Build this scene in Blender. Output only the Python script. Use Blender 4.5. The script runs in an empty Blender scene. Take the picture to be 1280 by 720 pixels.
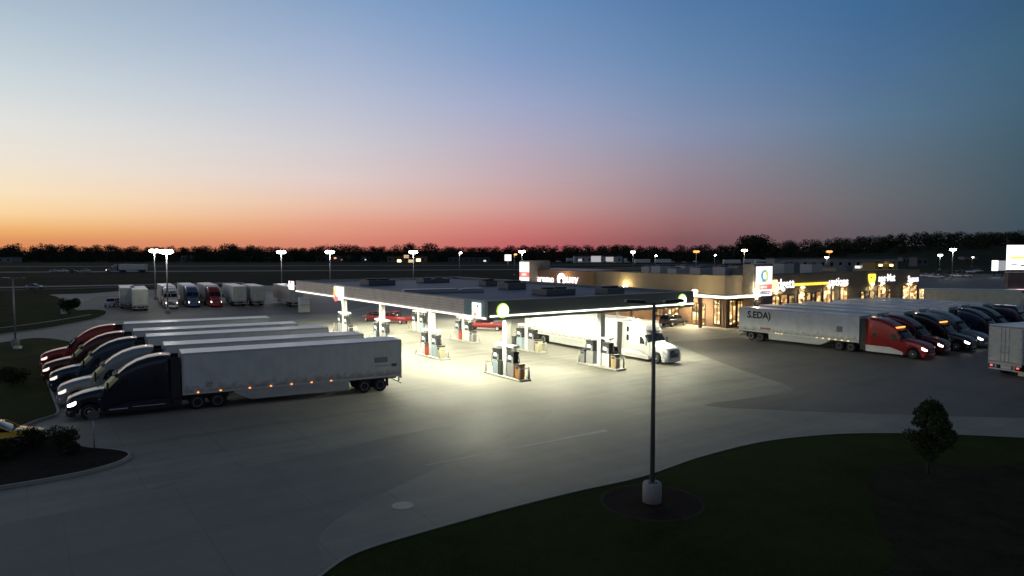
import bpy, bmesh, math, random
from mathutils import Vector, Matrix, noise
random.seed(7)
PI = math.pi
scene = bpy.context.scene
COL = scene.collection
# ------------------------------------------------------------------ camera
F, YH, H = 880.0, 313.0, 11.3
TH = math.atan((360 - YH) / F)
cam = bpy.data.cameras.new('camera'); cam_o = bpy.data.objects.new('camera', cam); COL.objects.link(cam_o)
cam_o.location = (0, 0, H); cam_o.rotation_euler = (PI / 2 - TH, 0, 0)
cam.sensor_width = 36; cam.lens = 36 * F / 1280; cam.clip_end = 8000; cam.clip_start = 0.2
scene.camera = cam_o
FW = Vector((0, math.cos(TH), -math.sin(TH))); UPV = Vector((0, math.sin(TH), math.cos(TH)))
def ray(px, py): return FW + Vector((1, 0, 0)) * ((px - 640) / F) + UPV * ((360 - py) / F)
def at(px, py, z=0.0):
    d = ray(px, py); t = (z - H) / d.z
    return Vector((0, 0, H)) + d * t
def atY(px, py, Y):
    d = ray(px, py); return Vector((0, 0, H)) + d * (Y / d.y)
def proj(p):
    q = Vector(p) - Vector((0, 0, H)); dz = q.dot(FW)
    return 640 + F * q.x / dz, 360 - F * q.dot(UPV) / dz
def along(K, D, px):
    lo, hi = 0.0, 400.0
    s = proj(K)[0] < px
    for _ in range(60):
        m = (lo + hi) / 2
        if (proj(K + D * m)[0] < px) == s: lo = m
        else: hi = m
    return lo
PHI = math.radians(35.0)
U = Vector((math.cos(PHI), math.sin(PHI), 0)); V = Vector((-math.sin(PHI), math.cos(PHI), 0))
def ang(d): return math.atan2(d.y, d.x)
def s2l(r, g, b):
    f = lambda c: (c / 255 / 12.92) if c / 255 <= .04045 else ((c / 255 + .055) / 1.055) ** 2.4
    return (f(r), f(g), f(b), 1)
# ------------------------------------------------------------------ materials
MATS = {}
def new_mat(name):
    m = bpy.data.materials.new(name); m.use_nodes = True
    nt = m.node_tree; b = nt.nodes['Principled BSDF']
    return m, nt, b
def N(nt, t, **k):
    n = nt.nodes.new(t)
    for a, v in k.items(): setattr(n, a, v)
    return n
def mat(name, col, rough=.5, metal=0, var=.12, scale=3.0, bump=0.0, bscale=20., coat=0, spec=.5):
    if name in MATS: return MATS[name]
    m, nt, b = new_mat(name)
    c = (*col[:3], 1)
    tc = N(nt, 'ShaderNodeTexCoord')
    nz = N(nt, 'ShaderNodeTexNoise'); nz.inputs['Scale'].default_value = scale; nz.inputs['Detail'].default_value = 6
    nt.links.new(tc.outputs['Object'], nz.inputs['Vector'])
    mx = N(nt, 'ShaderNodeMix', data_type='RGBA')
    mx.inputs[6].default_value = tuple(x * (1 - var) for x in c[:3]) + (1,)
    mx.inputs[7].default_value = tuple(min(1, x * (1 + var)) for x in c[:3]) + (1,)
    nt.links.new(nz.outputs['Fac'], mx.inputs[0]); nt.links.new(mx.outputs[2], b.inputs['Base Color'])
    b.inputs['Roughness'].default_value = rough; b.inputs['Metallic'].default_value = metal
    b.inputs['Coat Weight'].default_value = coat; b.inputs['Specular IOR Level'].default_value = spec
    if bump:
        n2 = N(nt, 'ShaderNodeTexNoise'); n2.inputs['Scale'].default_value = bscale; n2.inputs['Detail'].default_value = 4
        nt.links.new(tc.outputs['Object'], n2.inputs['Vector'])
        bp = N(nt, 'ShaderNodeBump'); bp.inputs['Strength'].default_value = bump; bp.inputs['Distance'].default_value = .05
        nt.links.new(n2.outputs['Fac'], bp.inputs['Height']); nt.links.new(bp.outputs['Normal'], b.inputs['Normal'])
    MATS[name] = m; return m
def emit(name, col, st):
    if name in MATS: return MATS[name]
    m, nt, b = new_mat(name)
    b.inputs['Base Color'].default_value = (.6, .6, .6, 1)
    b.inputs['Emission Color'].default_value = (*col[:3], 1); b.inputs['Emission Strength'].default_value = st
    MATS[name] = m; return m
def ramp(nt, stops, fac=None, interp='LINEAR'):
    r = N(nt, 'ShaderNodeValToRGB'); cr = r.color_ramp; cr.interpolation = interp
    while len(cr.elements) < len(stops): cr.elements.new(.5)
    for e, (p, c) in zip(cr.elements, stops): e.position = p; e.color = (*c[:3], 1)
    if fac is not None: nt.links.new(fac, r.inputs[0])
    return r
def math_n(nt, op, a, b=None, clamp=False):
    n = N(nt, 'ShaderNodeMath', operation=op); n.use_clamp = clamp
    for i, v in enumerate((a, b)):
        if v is None: continue
        if isinstance(v, (int, float)): n.inputs[i].default_value = v
        else: nt.links.new(v, n.inputs[i])
    return n.outputs[0]
def paving(name, base, joints=True, cell=4.6, seed=0, jd=.55):
    """worn concrete or asphalt: stains, long drag marks, sawn joints; in world coordinates"""
    m, nt, b = new_mat(name)
    geo = N(nt, 'ShaderNodeNewGeometry')
    mp = N(nt, 'ShaderNodeMapping'); mp.inputs['Rotation'].default_value = (0, 0, -PHI); mp.inputs['Location'].default_value = (seed, seed * 2, 0)
    nt.links.new(geo.outputs['Position'], mp.inputs['Vector'])
    def noise_(sc, det, st=(1, 1, 1), rot=0):
        q = N(nt, 'ShaderNodeMapping'); q.inputs['Scale'].default_value = st; q.inputs['Rotation'].default_value = (0, 0, rot)
        nt.links.new(mp.outputs[0], q.inputs['Vector'])
        n = N(nt, 'ShaderNodeTexNoise'); n.inputs['Scale'].default_value = sc; n.inputs['Detail'].default_value = det; n.inputs['Roughness'].default_value = .6
        nt.links.new(q.outputs[0], n.inputs['Vector']); return n.outputs['Fac']
    a = noise_(.055, 6); d = noise_(.09, 5, (1, .12, 1), -.35); e = noise_(.5, 8); g = noise_(.12, 4, (.1, 1.6, 1), .2)
    g2 = noise_(.8, 4, (.06, 1.1, 1), .12); fine = noise_(9, 3)
    f = math_n(nt, 'ADD', math_n(nt, 'MULTIPLY', a, .9), math_n(nt, 'MULTIPLY', d, .8))
    f = math_n(nt, 'ADD', f, math_n(nt, 'MULTIPLY', e, .5)); f = math_n(nt, 'ADD', f, math_n(nt, 'ADD', math_n(nt, 'MULTIPLY', g, .5), math_n(nt, 'MULTIPLY', g2, .7)))
    f = math_n(nt, 'ADD', f, math_n(nt, 'MULTIPLY', fine, .25))
    f = math_n(nt, 'DIVIDE', f, 3.65)
    r = ramp(nt, [(.38, tuple(x * .42 for x in base)), (.49, base), (.61, tuple(x * 1.4 for x in base))], f)
    out = r.outputs[0]
    if joints:
        br = N(nt, 'ShaderNodeTexBrick'); br.offset = 0; br.inputs['Scale'].default_value = 1
        br.inputs['Brick Width'].default_value = cell; br.inputs['Row Height'].default_value = cell
        br.inputs['Mortar Size'].default_value = .035; br.inputs['Mortar Smooth'].default_value = .3
        br.inputs['Color1'].default_value = (1, 1, 1, 1); br.inputs['Color2'].default_value = (.95, .95, .95, 1); br.inputs['Mortar'].default_value = (jd, jd, jd, 1)
        nt.links.new(mp.outputs[0], br.inputs['Vector'])
        mx = N(nt, 'ShaderNodeMix', data_type='RGBA', blend_type='MULTIPLY'); mx.inputs[0].default_value = 1
        nt.links.new(out, mx.inputs[6]); nt.links.new(br.outputs['Color'], mx.inputs[7]); out = mx.outputs[2]
    nt.links.new(out, b.inputs['Base Color'])
    rr = N(nt, 'ShaderNodeMapRange'); rr.inputs[1].default_value = .35; rr.inputs[2].default_value = .65; rr.inputs[3].default_value = .5; rr.inputs[4].default_value = .8
    nt.links.new(f, rr.inputs[0]); nt.links.new(rr.outputs[0], b.inputs['Roughness'])
    bp = N(nt, 'ShaderNodeBump'); bp.inputs['Strength'].default_value = .15; bp.inputs['Distance'].default_value = .02
    nt.links.new(fine, bp.inputs['Height']); nt.links.new(bp.outputs['Normal'], b.inputs['Normal'])
    b.inputs['Specular IOR Level'].default_value = .35
    return m
def grass_mat(name, dark, light, sc=.12):
    m, nt, b = new_mat(name)
    geo = N(nt, 'ShaderNodeNewGeometry')
    n1 = N(nt, 'ShaderNodeTexNoise'); n1.inputs['Scale'].default_value = sc; n1.inputs['Detail'].default_value = 9; n1.inputs['Roughness'].default_value = .7
    n2 = N(nt, 'ShaderNodeTexNoise'); n2.inputs['Scale'].default_value = 14; n2.inputs['Detail'].default_value = 5
    nt.links.new(geo.outputs['Position'], n1.inputs['Vector']); nt.links.new(geo.outputs['Position'], n2.inputs['Vector'])
    f = math_n(nt, 'ADD', math_n(nt, 'MULTIPLY', n1.outputs['Fac'], .6), math_n(nt, 'MULTIPLY', n2.outputs['Fac'], .4))
    r = ramp(nt, [(.35, dark), (.65, light)], f)
    nt.links.new(r.outputs[0], b.inputs['Base Color']); b.inputs['Roughness'].default_value = 1; b.inputs['Specular IOR Level'].default_value = .05
    bp = N(nt, 'ShaderNodeBump'); bp.inputs['Strength'].default_value = .7; bp.inputs['Distance'].default_value = .06
    nt.links.new(n2.outputs['Fac'], bp.inputs['Height']); nt.links.new(bp.outputs['Normal'], b.inputs['Normal'])
    return m
def stripe_mat(name, c1, c2, period, axis='Z', rough=.5, line=.12, grime=None):
    """surface with fine regular seams along one object axis (siding, trailer panel joints)"""
    m, nt, b = new_mat(name)
    tc = N(nt, 'ShaderNodeTexCoord'); sp = N(nt, 'ShaderNodeSeparateXYZ'); nt.links.new(tc.outputs['Object'], sp.inputs[0])
    v = math_n(nt, 'FRACT', math_n(nt, 'MULTIPLY', sp.outputs[axis], 1 / period))
    s = math_n(nt, 'LESS_THAN', v, line)
    nz = N(nt, 'ShaderNodeTexNoise'); nz.inputs['Scale'].default_value = .9; nz.inputs['Detail'].default_value = 8
    nt.links.new(tc.outputs['Object'], nz.inputs['Vector'])
    mx = N(nt, 'ShaderNodeMix', data_type='RGBA'); mx.inputs[6].default_value = (*c1[:3], 1); mx.inputs[7].default_value = (*c2[:3], 1)
    nt.links.new(s, mx.inputs[0])
    m2 = N(nt, 'ShaderNodeMix', data_type='RGBA', blend_type='MULTIPLY'); m2.inputs[0].default_value = .8
    r = ramp(nt, [(.3, (.84, .83, .81)), (.55, (1, 1, 1))], nz.outputs['Fac'])
    nt.links.new(mx.outputs[2], m2.inputs[6]); nt.links.new(r.outputs[0], m2.inputs[7])
    out = m2.outputs[2]
    if grime:
        # road dirt thrown up on the lowest boards: stays whatever the light
        g = N(nt, 'ShaderNodeMapRange'); g.inputs[1].default_value = grime[0]; g.inputs[2].default_value = grime[1]; g.inputs[3].default_value = .75; g.inputs[4].default_value = 0
        n3 = N(nt, 'ShaderNodeTexNoise'); n3.inputs['Scale'].default_value = 2.5; n3.inputs['Detail'].default_value = 6; nt.links.new(tc.outputs['Object'], n3.inputs['Vector'])
        z = math_n(nt, 'ADD', sp.outputs['Z'], math_n(nt, 'MULTIPLY', math_n(nt, 'SUBTRACT', n3.outputs['Fac'], .5), 1.2))
        nt.links.new(z, g.inputs[0])
        m3 = N(nt, 'ShaderNodeMix', data_type='RGBA'); nt.links.new(g.outputs[0], m3.inputs[0]); nt.links.new(out, m3.inputs[6]); m3.inputs[7].default_value = (.22, .2, .17, 1)
        out = m3.outputs[2]
    nt.links.new(out, b.inputs['Base Color']); b.inputs['Roughness'].default_value = rough
    bp = N(nt, 'ShaderNodeBump'); bp.inputs['Strength'].default_value = .4; bp.inputs['Distance'].default_value = .02; bp.invert = True
    nt.links.new(s, bp.inputs['Height']); nt.links.new(bp.outputs['Normal'], b.inputs['Normal'])
    MATS[name] = m; return m
def brick_mat(name, c1, c2, mort, w=.4, h=.12):
    m, nt, b = new_mat(name)
    tc = N(nt, 'ShaderNodeTexCoord'); sp = N(nt, 'ShaderNodeSeparateXYZ'); nt.links.new(tc.outputs['Object'], sp.inputs[0])
    cb = N(nt, 'ShaderNodeCombineXYZ'); nt.links.new(math_n(nt, 'ADD', sp.outputs['X'], sp.outputs['Y']), cb.inputs[0]); nt.links.new(sp.outputs['Z'], cb.inputs[1])
    br = N(nt, 'ShaderNodeTexBrick'); br.inputs['Scale'].default_value = 1; br.inputs['Brick Width'].default_value = w; br.inputs['Row Height'].default_value = h
    br.inputs['Mortar Size'].default_value = .012
    br.inputs['Color1'].default_value = (*c1, 1); br.inputs['Color2'].default_value = (*c2, 1); br.inputs['Mortar'].default_value = (*mort, 1)
    nt.links.new(cb.outputs[0], br.inputs['Vector'])
    nz = N(nt, 'ShaderNodeTexNoise'); nz.inputs['Scale'].default_value = .5; nz.inputs['Detail'].default_value = 7; nt.links.new(tc.outputs['Object'], nz.inputs['Vector'])
    r = ramp(nt, [(.3, (.7, .7, .7)), (.65, (1.1, 1.1, 1.1))], nz.outputs['Fac'])
    mx = N(nt, 'ShaderNodeMix', data_type='RGBA', blend_type='MULTIPLY'); mx.inputs[0].default_value = 1
    nt.links.new(br.outputs['Color'], mx.inputs[6]); nt.links.new(r.outputs[0], mx.inputs[7]); nt.links.new(mx.outputs[2], b.inputs['Base Color'])
    b.inputs['Roughness'].default_value = .85; MATS[name] = m; return m
def lit_window_mat(name, seed, st=1.4, warm=(1., .72, .38)):
    """a lit shop interior seen through glass: goods, shelves and lamps as bright and dim cells"""
    m, nt, b = new_mat(name)
    tc = N(nt, 'ShaderNodeTexCoord'); mp = N(nt, 'ShaderNodeMapping'); mp.inputs['Location'].default_value = (seed, seed * .7, seed * .3)
    mp.inputs['Scale'].default_value = (.75, .75, 1.5); nt.links.new(tc.outputs['Object'], mp.inputs['Vector'])
    vo = N(nt, 'ShaderNodeTexVoronoi', distance='CHEBYCHEV'); vo.inputs['Scale'].default_value = 1.3; nt.links.new(mp.outputs[0], vo.inputs['Vector'])
    sp = N(nt, 'ShaderNodeSeparateColor'); nt.links.new(vo.outputs['Color'], sp.inputs[0])
    r = ramp(nt, [(0, (.06, .035, .015)), (.3, (.3, .17, .07)), (.55, (.65, .44, .21)), (.8, (1, .82, .5)), (1, (1, .95, .78))], sp.outputs[0])
    mx = N(nt, 'ShaderNodeMix', data_type='RGBA', blend_type='MULTIPLY'); mx.inputs[0].default_value = .6; nt.links.new(r.outputs[0], mx.inputs[6]); mx.inputs[7].default_value = (*warm, 1)
    nt.links.new(mx.outputs[2], b.inputs['Emission Color']); b.inputs['Emission Strength'].default_value = st
    b.inputs['Base Color'].default_value = (.02, .02, .02, 1); b.inputs['Roughness'].default_value = .1
    MATS[name] = m; return m
# ------------------------------------------------------------------ mesh builder
class MB:
    def __init__(s): s.v = []; s.f = []; s.m = []; s.sm = []
    def add(s, vs, fs, mi=0, smooth=False):
        o = len(s.v); s.v += [tuple(p) for p in vs]
        for f in fs: s.f.append([i + o for i in f]); s.m.append(mi); s.sm.append(smooth)
        return s
    def box(s, x0, x1, y0, y1, z0, z1, mi=0):
        return s.add([(x0, y0, z0), (x1, y0, z0), (x1, y1, z0), (x0, y1, z0), (x0, y0, z1), (x1, y0, z1), (x1, y1, z1), (x0, y1, z1)],
                     [(3, 2, 1, 0), (4, 5, 6, 7), (0, 1, 5, 4), (1, 2, 6, 5), (2, 3, 7, 6), (3, 0, 4, 7)], mi)
    def tube(s, p0, p1, r0, r1=None, n=12, mi=0, cap=True):
        r1 = r0 if r1 is None else r1; p0 = Vector(p0); p1 = Vector(p1); d = (p1 - p0).normalized()
        a = d.orthogonal().normalized(); b = d.cross(a); vs = []
        for p, r in ((p0, r0), (p1, r1)):
            for i in range(n): t = 2 * PI * i / n; vs.append(p + a * (r * math.cos(t)) + b * (r * math.sin(t)))
        s.add(vs, [(i, (i + 1) % n, n + (i + 1) % n, n + i) for i in range(n)], mi, True)
        if cap: s.add(vs, [tuple(reversed(range(n))), tuple(range(n, 2 * n))], mi)
        return s
    def lathe(s, prof, n=20, mi=0, c=(0, 0, 0), axis='Z'):
        vs = []
        for r, z in prof:
            for i in range(n):
                t = 2 * PI * i / n; q = (r * math.cos(t), r * math.sin(t), z)
                if axis == 'Y': q = (q[0], q[2], q[1])
                vs.append((q[0] + c[0], q[1] + c[1], q[2] + c[2]))
        fs = []
        for k in range(len(prof) - 1):
            for i in range(n): fs.append((k * n + i, k * n + (i + 1) % n, (k + 1) * n + (i + 1) % n, (k + 1) * n + i))
        s.add(vs, fs, mi, True); o = (len(prof) - 1) * n
        s.add(vs, [tuple(reversed(range(n))), tuple(range(o, o + n))], mi); return s
    def prism(s, poly, z0, z1, mi=0):
        n = len(poly); A = sum(poly[i][0] * poly[(i + 1) % n][1] - poly[(i + 1) % n][0] * poly[i][1] for i in range(n))
        if A < 0: poly = list(reversed(poly))
        vs = [(p[0], p[1], z0) for p in poly] + [(p[0], p[1], z1) for p in poly]
        return s.add(vs, [tuple(reversed(range(n))), tuple(range(n, 2 * n))] + [(i, (i + 1) % n, n + (i + 1) % n, n + i) for i in range(n)], mi)
    def loft(s, secs, mi=0, smooth=True, caps=True):
        n = len(secs[0]); vs = [p for q in secs for p in q]; fs = []
        for k in range(len(secs) - 1):
            for i in range(n): fs.append((k * n + i, k * n + (i + 1) % n, (k + 1) * n + (i + 1) % n, (k + 1) * n + i))
        s.add(vs, fs, mi, smooth)
        if caps: o = (len(secs) - 1) * n; s.add(vs, [tuple(reversed(range(n))), tuple(range(o, o + n))], mi)
        return s
    def blob(s, c, r, mi=0, n=10, sq=1.0, jit=0, seed=0):
        rr = random.Random(seed); vs = []; m = n // 2
        for j in range(m + 1):
            for i in range(n):
                a = 2 * PI * i / n; b = -PI / 2 + PI * j / m; k = 1 + rr.uniform(-jit, jit)
                vs.append((c[0] + r * k * math.cos(a) * math.cos(b), c[1] + r * k * math.sin(a) * math.cos(b), c[2] + r * sq * k * math.sin(b)))
        return s.add(vs, [(j * n + i, j * n + (i + 1) % n, (j + 1) * n + (i + 1) % n, (j + 1) * n + i) for j in range(m) for i in range(n)], mi, True)
    def mesh(s, name, nm=1):
        me = bpy.data.meshes.new(name); me.from_pydata(s.v, [], s.f); me.update()
        me.polygons.foreach_set('material_index', s.m); me.polygons.foreach_set('use_smooth', s.sm)
        bm = bmesh.new(); bm.from_mesh(me); bmesh.ops.remove_doubles(bm, verts=bm.verts, dist=1e-5); bmesh.ops.recalc_face_normals(bm, faces=bm.faces); bm.to_mesh(me); bm.free()
        return me
CACHE = {}
def part(name, mb, mats, parent=None, key=None, bevel=0, loc=None, rot=None, label=None):
    """one mesh object; mb is an MB or a function making one; meshes under the same key are shared, the material sits on the object"""
    if not isinstance(mats, (list, tuple)): mats = [mats]
    me = CACHE.get(key) if key else None
    if me is None:
        b = mb() if callable(mb) else mb
        me = b.mesh(name)
        for m in mats: me.materials.append(m)
        if key: CACHE[key] = me
    o = bpy.data.objects.new(name, me); COL.objects.link(o)
    for i, m in enumerate(mats):
        o.material_slots[i].link = 'OBJECT'; o.material_slots[i].material = m
    if parent is not None: o.parent = parent
    if loc is not None: o.location = loc
    if rot is not None: o.rotation_euler = rot
    if label: o['label'] = label
    if bevel:
        md = o.modifiers.new('bevel', 'BEVEL'); md.width = bevel; md.segments = 2; md.limit_method = 'ANGLE'
    return o
def tag(o, label, cat, group=None):
    o['label'] = label; o['category'] = cat
    if group: o['group'] = group
    return o
def thing(name, loc, rz, label, cat, group=None):
    o = bpy.data.objects.new(name, None); COL.objects.link(o); o.empty_display_size = .3
    o.location = loc; o.rotation_euler = (0, 0, rz); return tag(o, label, cat, group)
def struct(name, mb, m, kind='structure'):
    o = part(name, mb, m); o['kind'] = kind; return o
def text_mesh(txt, size, depth=.03, bold=.0):
    c = bpy.data.curves.new('lettering', 'FONT'); c.body = txt; c.size = size; c.extrude = depth; c.align_x = 'CENTER'; c.offset = bold; c.resolution_u = 3
    o = bpy.data.objects.new('lettering', c); COL.objects.link(o); dg = bpy.context.evaluated_depsgraph_get()
    me = bpy.data.meshes.new_from_object(o.evaluated_get(dg)); bpy.data.objects.remove(o); bpy.data.curves.remove(c)
    return me
def lettering(txt, size, m, parent, loc, rot, depth=.03, bold=0., name='lettering'):
    me = text_mesh(txt, size, depth, bold); me.materials.clear(); me.materials.append(m)
    o = bpy.data.objects.new(name, me); COL.objects.link(o); o.parent = parent; o.location = loc; o.rotation_euler = rot
    return o
def lamp(name, kind, loc, power, col=(1, .95, .85), size=.5, rot=(0, 0, 0), spot=None, blend=.6):
    l = bpy.data.lights.new(name, kind); l.energy = power; l.color = col
    if kind == 'AREA': l.shape = 'DISK'; l.size = size
    else: l.shadow_soft_size = size
    if spot: l.spot_size = spot; l.spot_blend = blend
    o = bpy.data.objects.new(name, l); COL.objects.link(o); o.location = loc; o.rotation_euler = rot; return o

# ------------------------------------------------------------------ common materials
CONC = paving('worn_concrete', (.275, .262, .225), jd=.78)
CONC2 = paving('dark_concrete', (.215, .207, .185), seed=31, jd=.82)
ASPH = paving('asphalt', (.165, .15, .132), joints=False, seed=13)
ROADM = paving('far_road', (.1, .1, .1), joints=False, seed=5)
KERBM = mat('kerb_concrete', (.36, .36, .34), .85, var=.25, scale=1.2)
GRASS = grass_mat('mown_grass', (.013, .019, .005), (.048, .066, .014))
GRASS_LIT = grass_mat('lit_side_grass', (.03, .036, .012), (.085, .095, .03))  # lighter copy of the lawn grass, lamp and sky light painted into it
FIELD = grass_mat('rough_field', (.02, .024, .014), (.052, .058, .032), .03)
SOIL = grass_mat('bare_soil', (.018, .016, .01), (.052, .045, .03), .5)
SOIL2 = grass_mat('dry_edge_soil', (.03, .027, .022), (.08, .07, .058), .8)
MULCH = grass_mat('mulch', (.018, .014, .012), (.05, .04, .034), .9)
RUBBER = mat('rubber', (.018, .018, .018), .85, var=.3)
DARK = mat('chassis_black', (.02, .02, .021), .6, var=.3)
ALU = mat('polished_aluminium', (.6, .6, .6), .4, .2, var=.1)
STEEL = mat('galvanised_steel', (.42, .43, .44), .5, .6, var=.2)
GLASS = mat('dark_glass', (.012, .014, .018), .06, var=.1)
WHITE = mat('white_paint', (.78, .78, .76), .4, var=.06)
TRAILER_W = stripe_mat('trailer_white_panels', (.82, .82, .81), (.6, .6, .6), 1.22, 'X', .38, .018, grime=(1.2, 1.75))
TRAILER_G = stripe_mat('trailer_grey_panels', (.74, .75, .74), (.6, .6, .6), .61, 'X', .42, .03, grime=(1.2, 1.75))
TRAILER_B = stripe_mat('trailer_blue_panels', (.24, .32, .4), (.18, .25, .32), 1.22, 'X', .45, .02)
ROOFSK = mat('trailer_roof_skin', (.8, .79, .78), .33, .3, var=.12, scale=1.1)
HEADD = emit('headlamp_dim', (1, .85, .75), 1.2)
DOORW = mat('dirty_white_door', (.68, .68, .58), .55, var=.3, scale=2.2)
SKIRTM = mat('trailer_skirt', (.5, .51, .5), .5, var=.22, scale=1.4)
CONCB = mat('lamp_base_concrete', (.36, .36, .35), .9, var=.25, scale=2, bump=.3)
AMBER = emit('amber_marker', (1, .3, .05), 3)
REDL = emit('red_tail_lamp', (1, .08, .03), 1.3)
HEADL = emit('headlamp_white', (1, .93, .82), 6)
HEADOFF = mat('headlamp_unlit', (.55, .57, .6), .1, .2)
TAPE = mat('reflective_tape', (.7, .7, .66), .35, var=.4, scale=6)
SCREEN_Y = mat('yellow_screen', (.85, .8, .36), .6, var=.2, scale=3)  # one yellow tone over the whole windscreen
def paint(name, c, rough=.32): return mat('paint_' + name, c, rough, .15, var=.05, coat=.6)
CANW = 1550.0
# ------------------------------------------------------------------ trucks
ST = {'slope': [(0, .78, .62, 1.18, .2), (.06, .95, .8, 1.36, .22), (.35, 1.07, .9, 1.55, .25), (.9, 1.15, .95, 1.73, .28), (1.5, 1.19, .99, 1.86, .3), (2.12, 1.2, 1.04, 1.97, .28),
                (2.2, 1.2, 1.08, 2.03, .12), (2.93, 1.22, 1.08, 2.78, .12), (3.05, 1.22, 1.1, 2.92, .2), (3.6, 1.23, 1.12, 3.36, .35), (4.2, 1.24, 1.14, 3.68, .42), (4.9, 1.25, 1.16, 3.89, .42), (5.6, 1.25, 1.17, 3.98, .4), (6.3, 1.25, 1.17, 4.0, .35)],
      'condo': [(0, .82, .68, 1.3, .2), (.06, .97, .84, 1.5, .22), (.35, 1.07, .92, 1.66, .25), (.9, 1.15, .97, 1.8, .28), (1.5, 1.19, 1.0, 1.92, .3), (2.12, 1.2, 1.05, 2.02, .28),
                (2.2, 1.2, 1.08, 2.08, .12), (2.8, 1.22, 1.1, 2.85, .12), (2.86, 1.22, 1.1, 3.0, .2), (3.0, 1.23, 1.12, 3.5, .35), (3.25, 1.24, 1.13, 3.82, .42), (3.7, 1.25, 1.15, 3.96, .42), (5.0, 1.25, 1.17, 4.0, .4), (6.3, 1.25, 1.17, 3.97, .35)]}
NOSE = 7.0
def stn(style, d):
    S = ST[style]
    for a, b in zip(S, S[1:]):
        if a[0] <= d <= b[0]:
            k = (d - a[0]) / (b[0] - a[0]); return [a[i] + (b[i] - a[i]) * k for i in range(1, 5)]
    return list(S[-1][1:])
def cab_zb(d):
    r = .63; q = r * r - (d - 1.35) ** 2
    return max(.46 if d < 2.2 else .4, .52 + math.sqrt(q) if q > 0 else 0)
def ysurf(style, d, z):
    hb, ht, zt, r = stn(style, d); zb = .5; k = min(1, max(0, (z - zb) / (zt - r - zb))); return hb + (ht - hb) * k
def cab_mb(style):
    ds = sorted(set([s[0] for s in ST[style]] + [.715, .73, .8, .95, 1.15, 1.35, 1.55, 1.75, 1.9, 1.975, 1.985, 2.4, 2.65, 3.3]))
    secs = []
    for d in ds:
        hb, ht, zt, r = stn(style, d); zb = cab_zb(d); x = NOSE - d
        k = (zb - .46) / max(.1, zt - r - .46); hb2 = hb + (ht - hb) * max(0, k); zb = min(zb, zt - r - .02)
        pts = [(x, -hb2 + .05, zb), (x, -hb2, zb + .06)]
        for i in range(7):
            a = PI / 2 * i / 6; pts.append((x, -ht + r - r * math.cos(a), zt - r + r * math.sin(a)))
        pts += [(p[0], -p[1], p[2]) for p in reversed(pts)]; secs.append(pts)
    return MB().loft(secs)
def screen_mb(style):
    S = [s for s in ST[style]]; d0, d1 = S[6][0], S[7][0]; m = MB(); rows = []
    for i in range(5):
        d = d0 + .03 + (d1 - d0 - .07) * i / 4; hb, ht, zt, r = stn(style, d)
        rows.append([(NOSE - d + .012, y * (ht - .1), zt + .018 - .02 * abs(y) ** 3) for y in (-1, -.7, -.35, -.02, .02, .35, .7, 1)])
        q = rows[-1]; ex = lambda s: (q[0][0] - .24, s * (ysurf(style, d + .24, q[0][2] - .12) + .03), q[0][2] - .12); e2 = lambda s: (q[0][0] - .05, s * (ht + .03), q[0][2] - .03); rows[-1] = [ex(-1), e2(-1)] + q + [e2(1), ex(1)]
    vs = [p for q in rows for p in q]; n = 12
    m.add(vs, [(j * n + i, j * n + i + 1, (j + 1) * n + i + 1, (j + 1) * n + i) for j in range(4) for i in range(n - 1) if i != 5], 0, True); return m
def side_quad(style, pts, s, off=.014):
    return MB().add([(NOSE - d, s * (ysurf(style, d, z) + off), z) for d, z in pts], [tuple(range(len(pts)))])
def wheel_mb(dual):
    m = MB(); w = .56 if dual else .29
    m.lathe([(.3, 0), (.44, 0), (.5, -.03), (.52, -.06), (.52, -w + .05), (.49, -w), (.3, -w)], 22, 0, axis='Y')
    if dual: m.lathe([(.527, -.25), (.42, -.26), (.42, -.31), (.527, -.32)], 22, 0, axis='Y')
    dish = -.16 if dual else -.03
    m.lathe([(.31, -.005), (.3, .006), (.27, -.01), (.25, dish), (.13, dish - .01), (.11, dish + .06), (.05, dish + .07)], 18, 1, axis='Y')
    for i in range(8):
        a = 2 * PI * i / 8; m.tube((.19 * math.cos(a), dish - .02, .19 * math.sin(a)), (.19 * math.cos(a), dish + .004, .19 * math.sin(a)), .028, n=6, mi=0)
    return m
def wheel(name, parent, x, y, dual):
    s = 1 if y > 0 else -1
    return part(name, lambda: wheel_mb(dual), [RUBBER, ALU], parent, 'wheel%d' % dual, loc=(x, y, .52), rot=(0, 0, 0 if s > 0 else PI))
def headlight_mb(style, s):
    m = MB(); z0 = 1.02 if style == 'slope' else 1.08; vs = []
    for d, za, zb in ((.1, z0 - .1, z0 + .06), (.25, z0 - .09, z0 + .12), (.42, z0 - .05, z0 + .2), (.6, z0 + .06, z0 + .27)):
        for z in (za, zb): vs.append((NOSE - d + .01, s * (ysurf(style, d, z) + .02), z))
    m.add(vs, [(2 * i, 2 * i + 2, 2 * i + 3, 2 * i + 1) for i in range(3)], 0, True)
    vs2 = [(NOSE - .03, s * .62, z0 - .1), (NOSE - .03, s * .62, z0 + .03), (NOSE - .09, s * (ysurf(style, .1, z0) + .02), z0 + .06), (NOSE - .09, s * (ysurf(style, .1, z0) + .02), z0 - .1)]
    m.add(vs2, [(0, 1, 2, 3)]); return m
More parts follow.
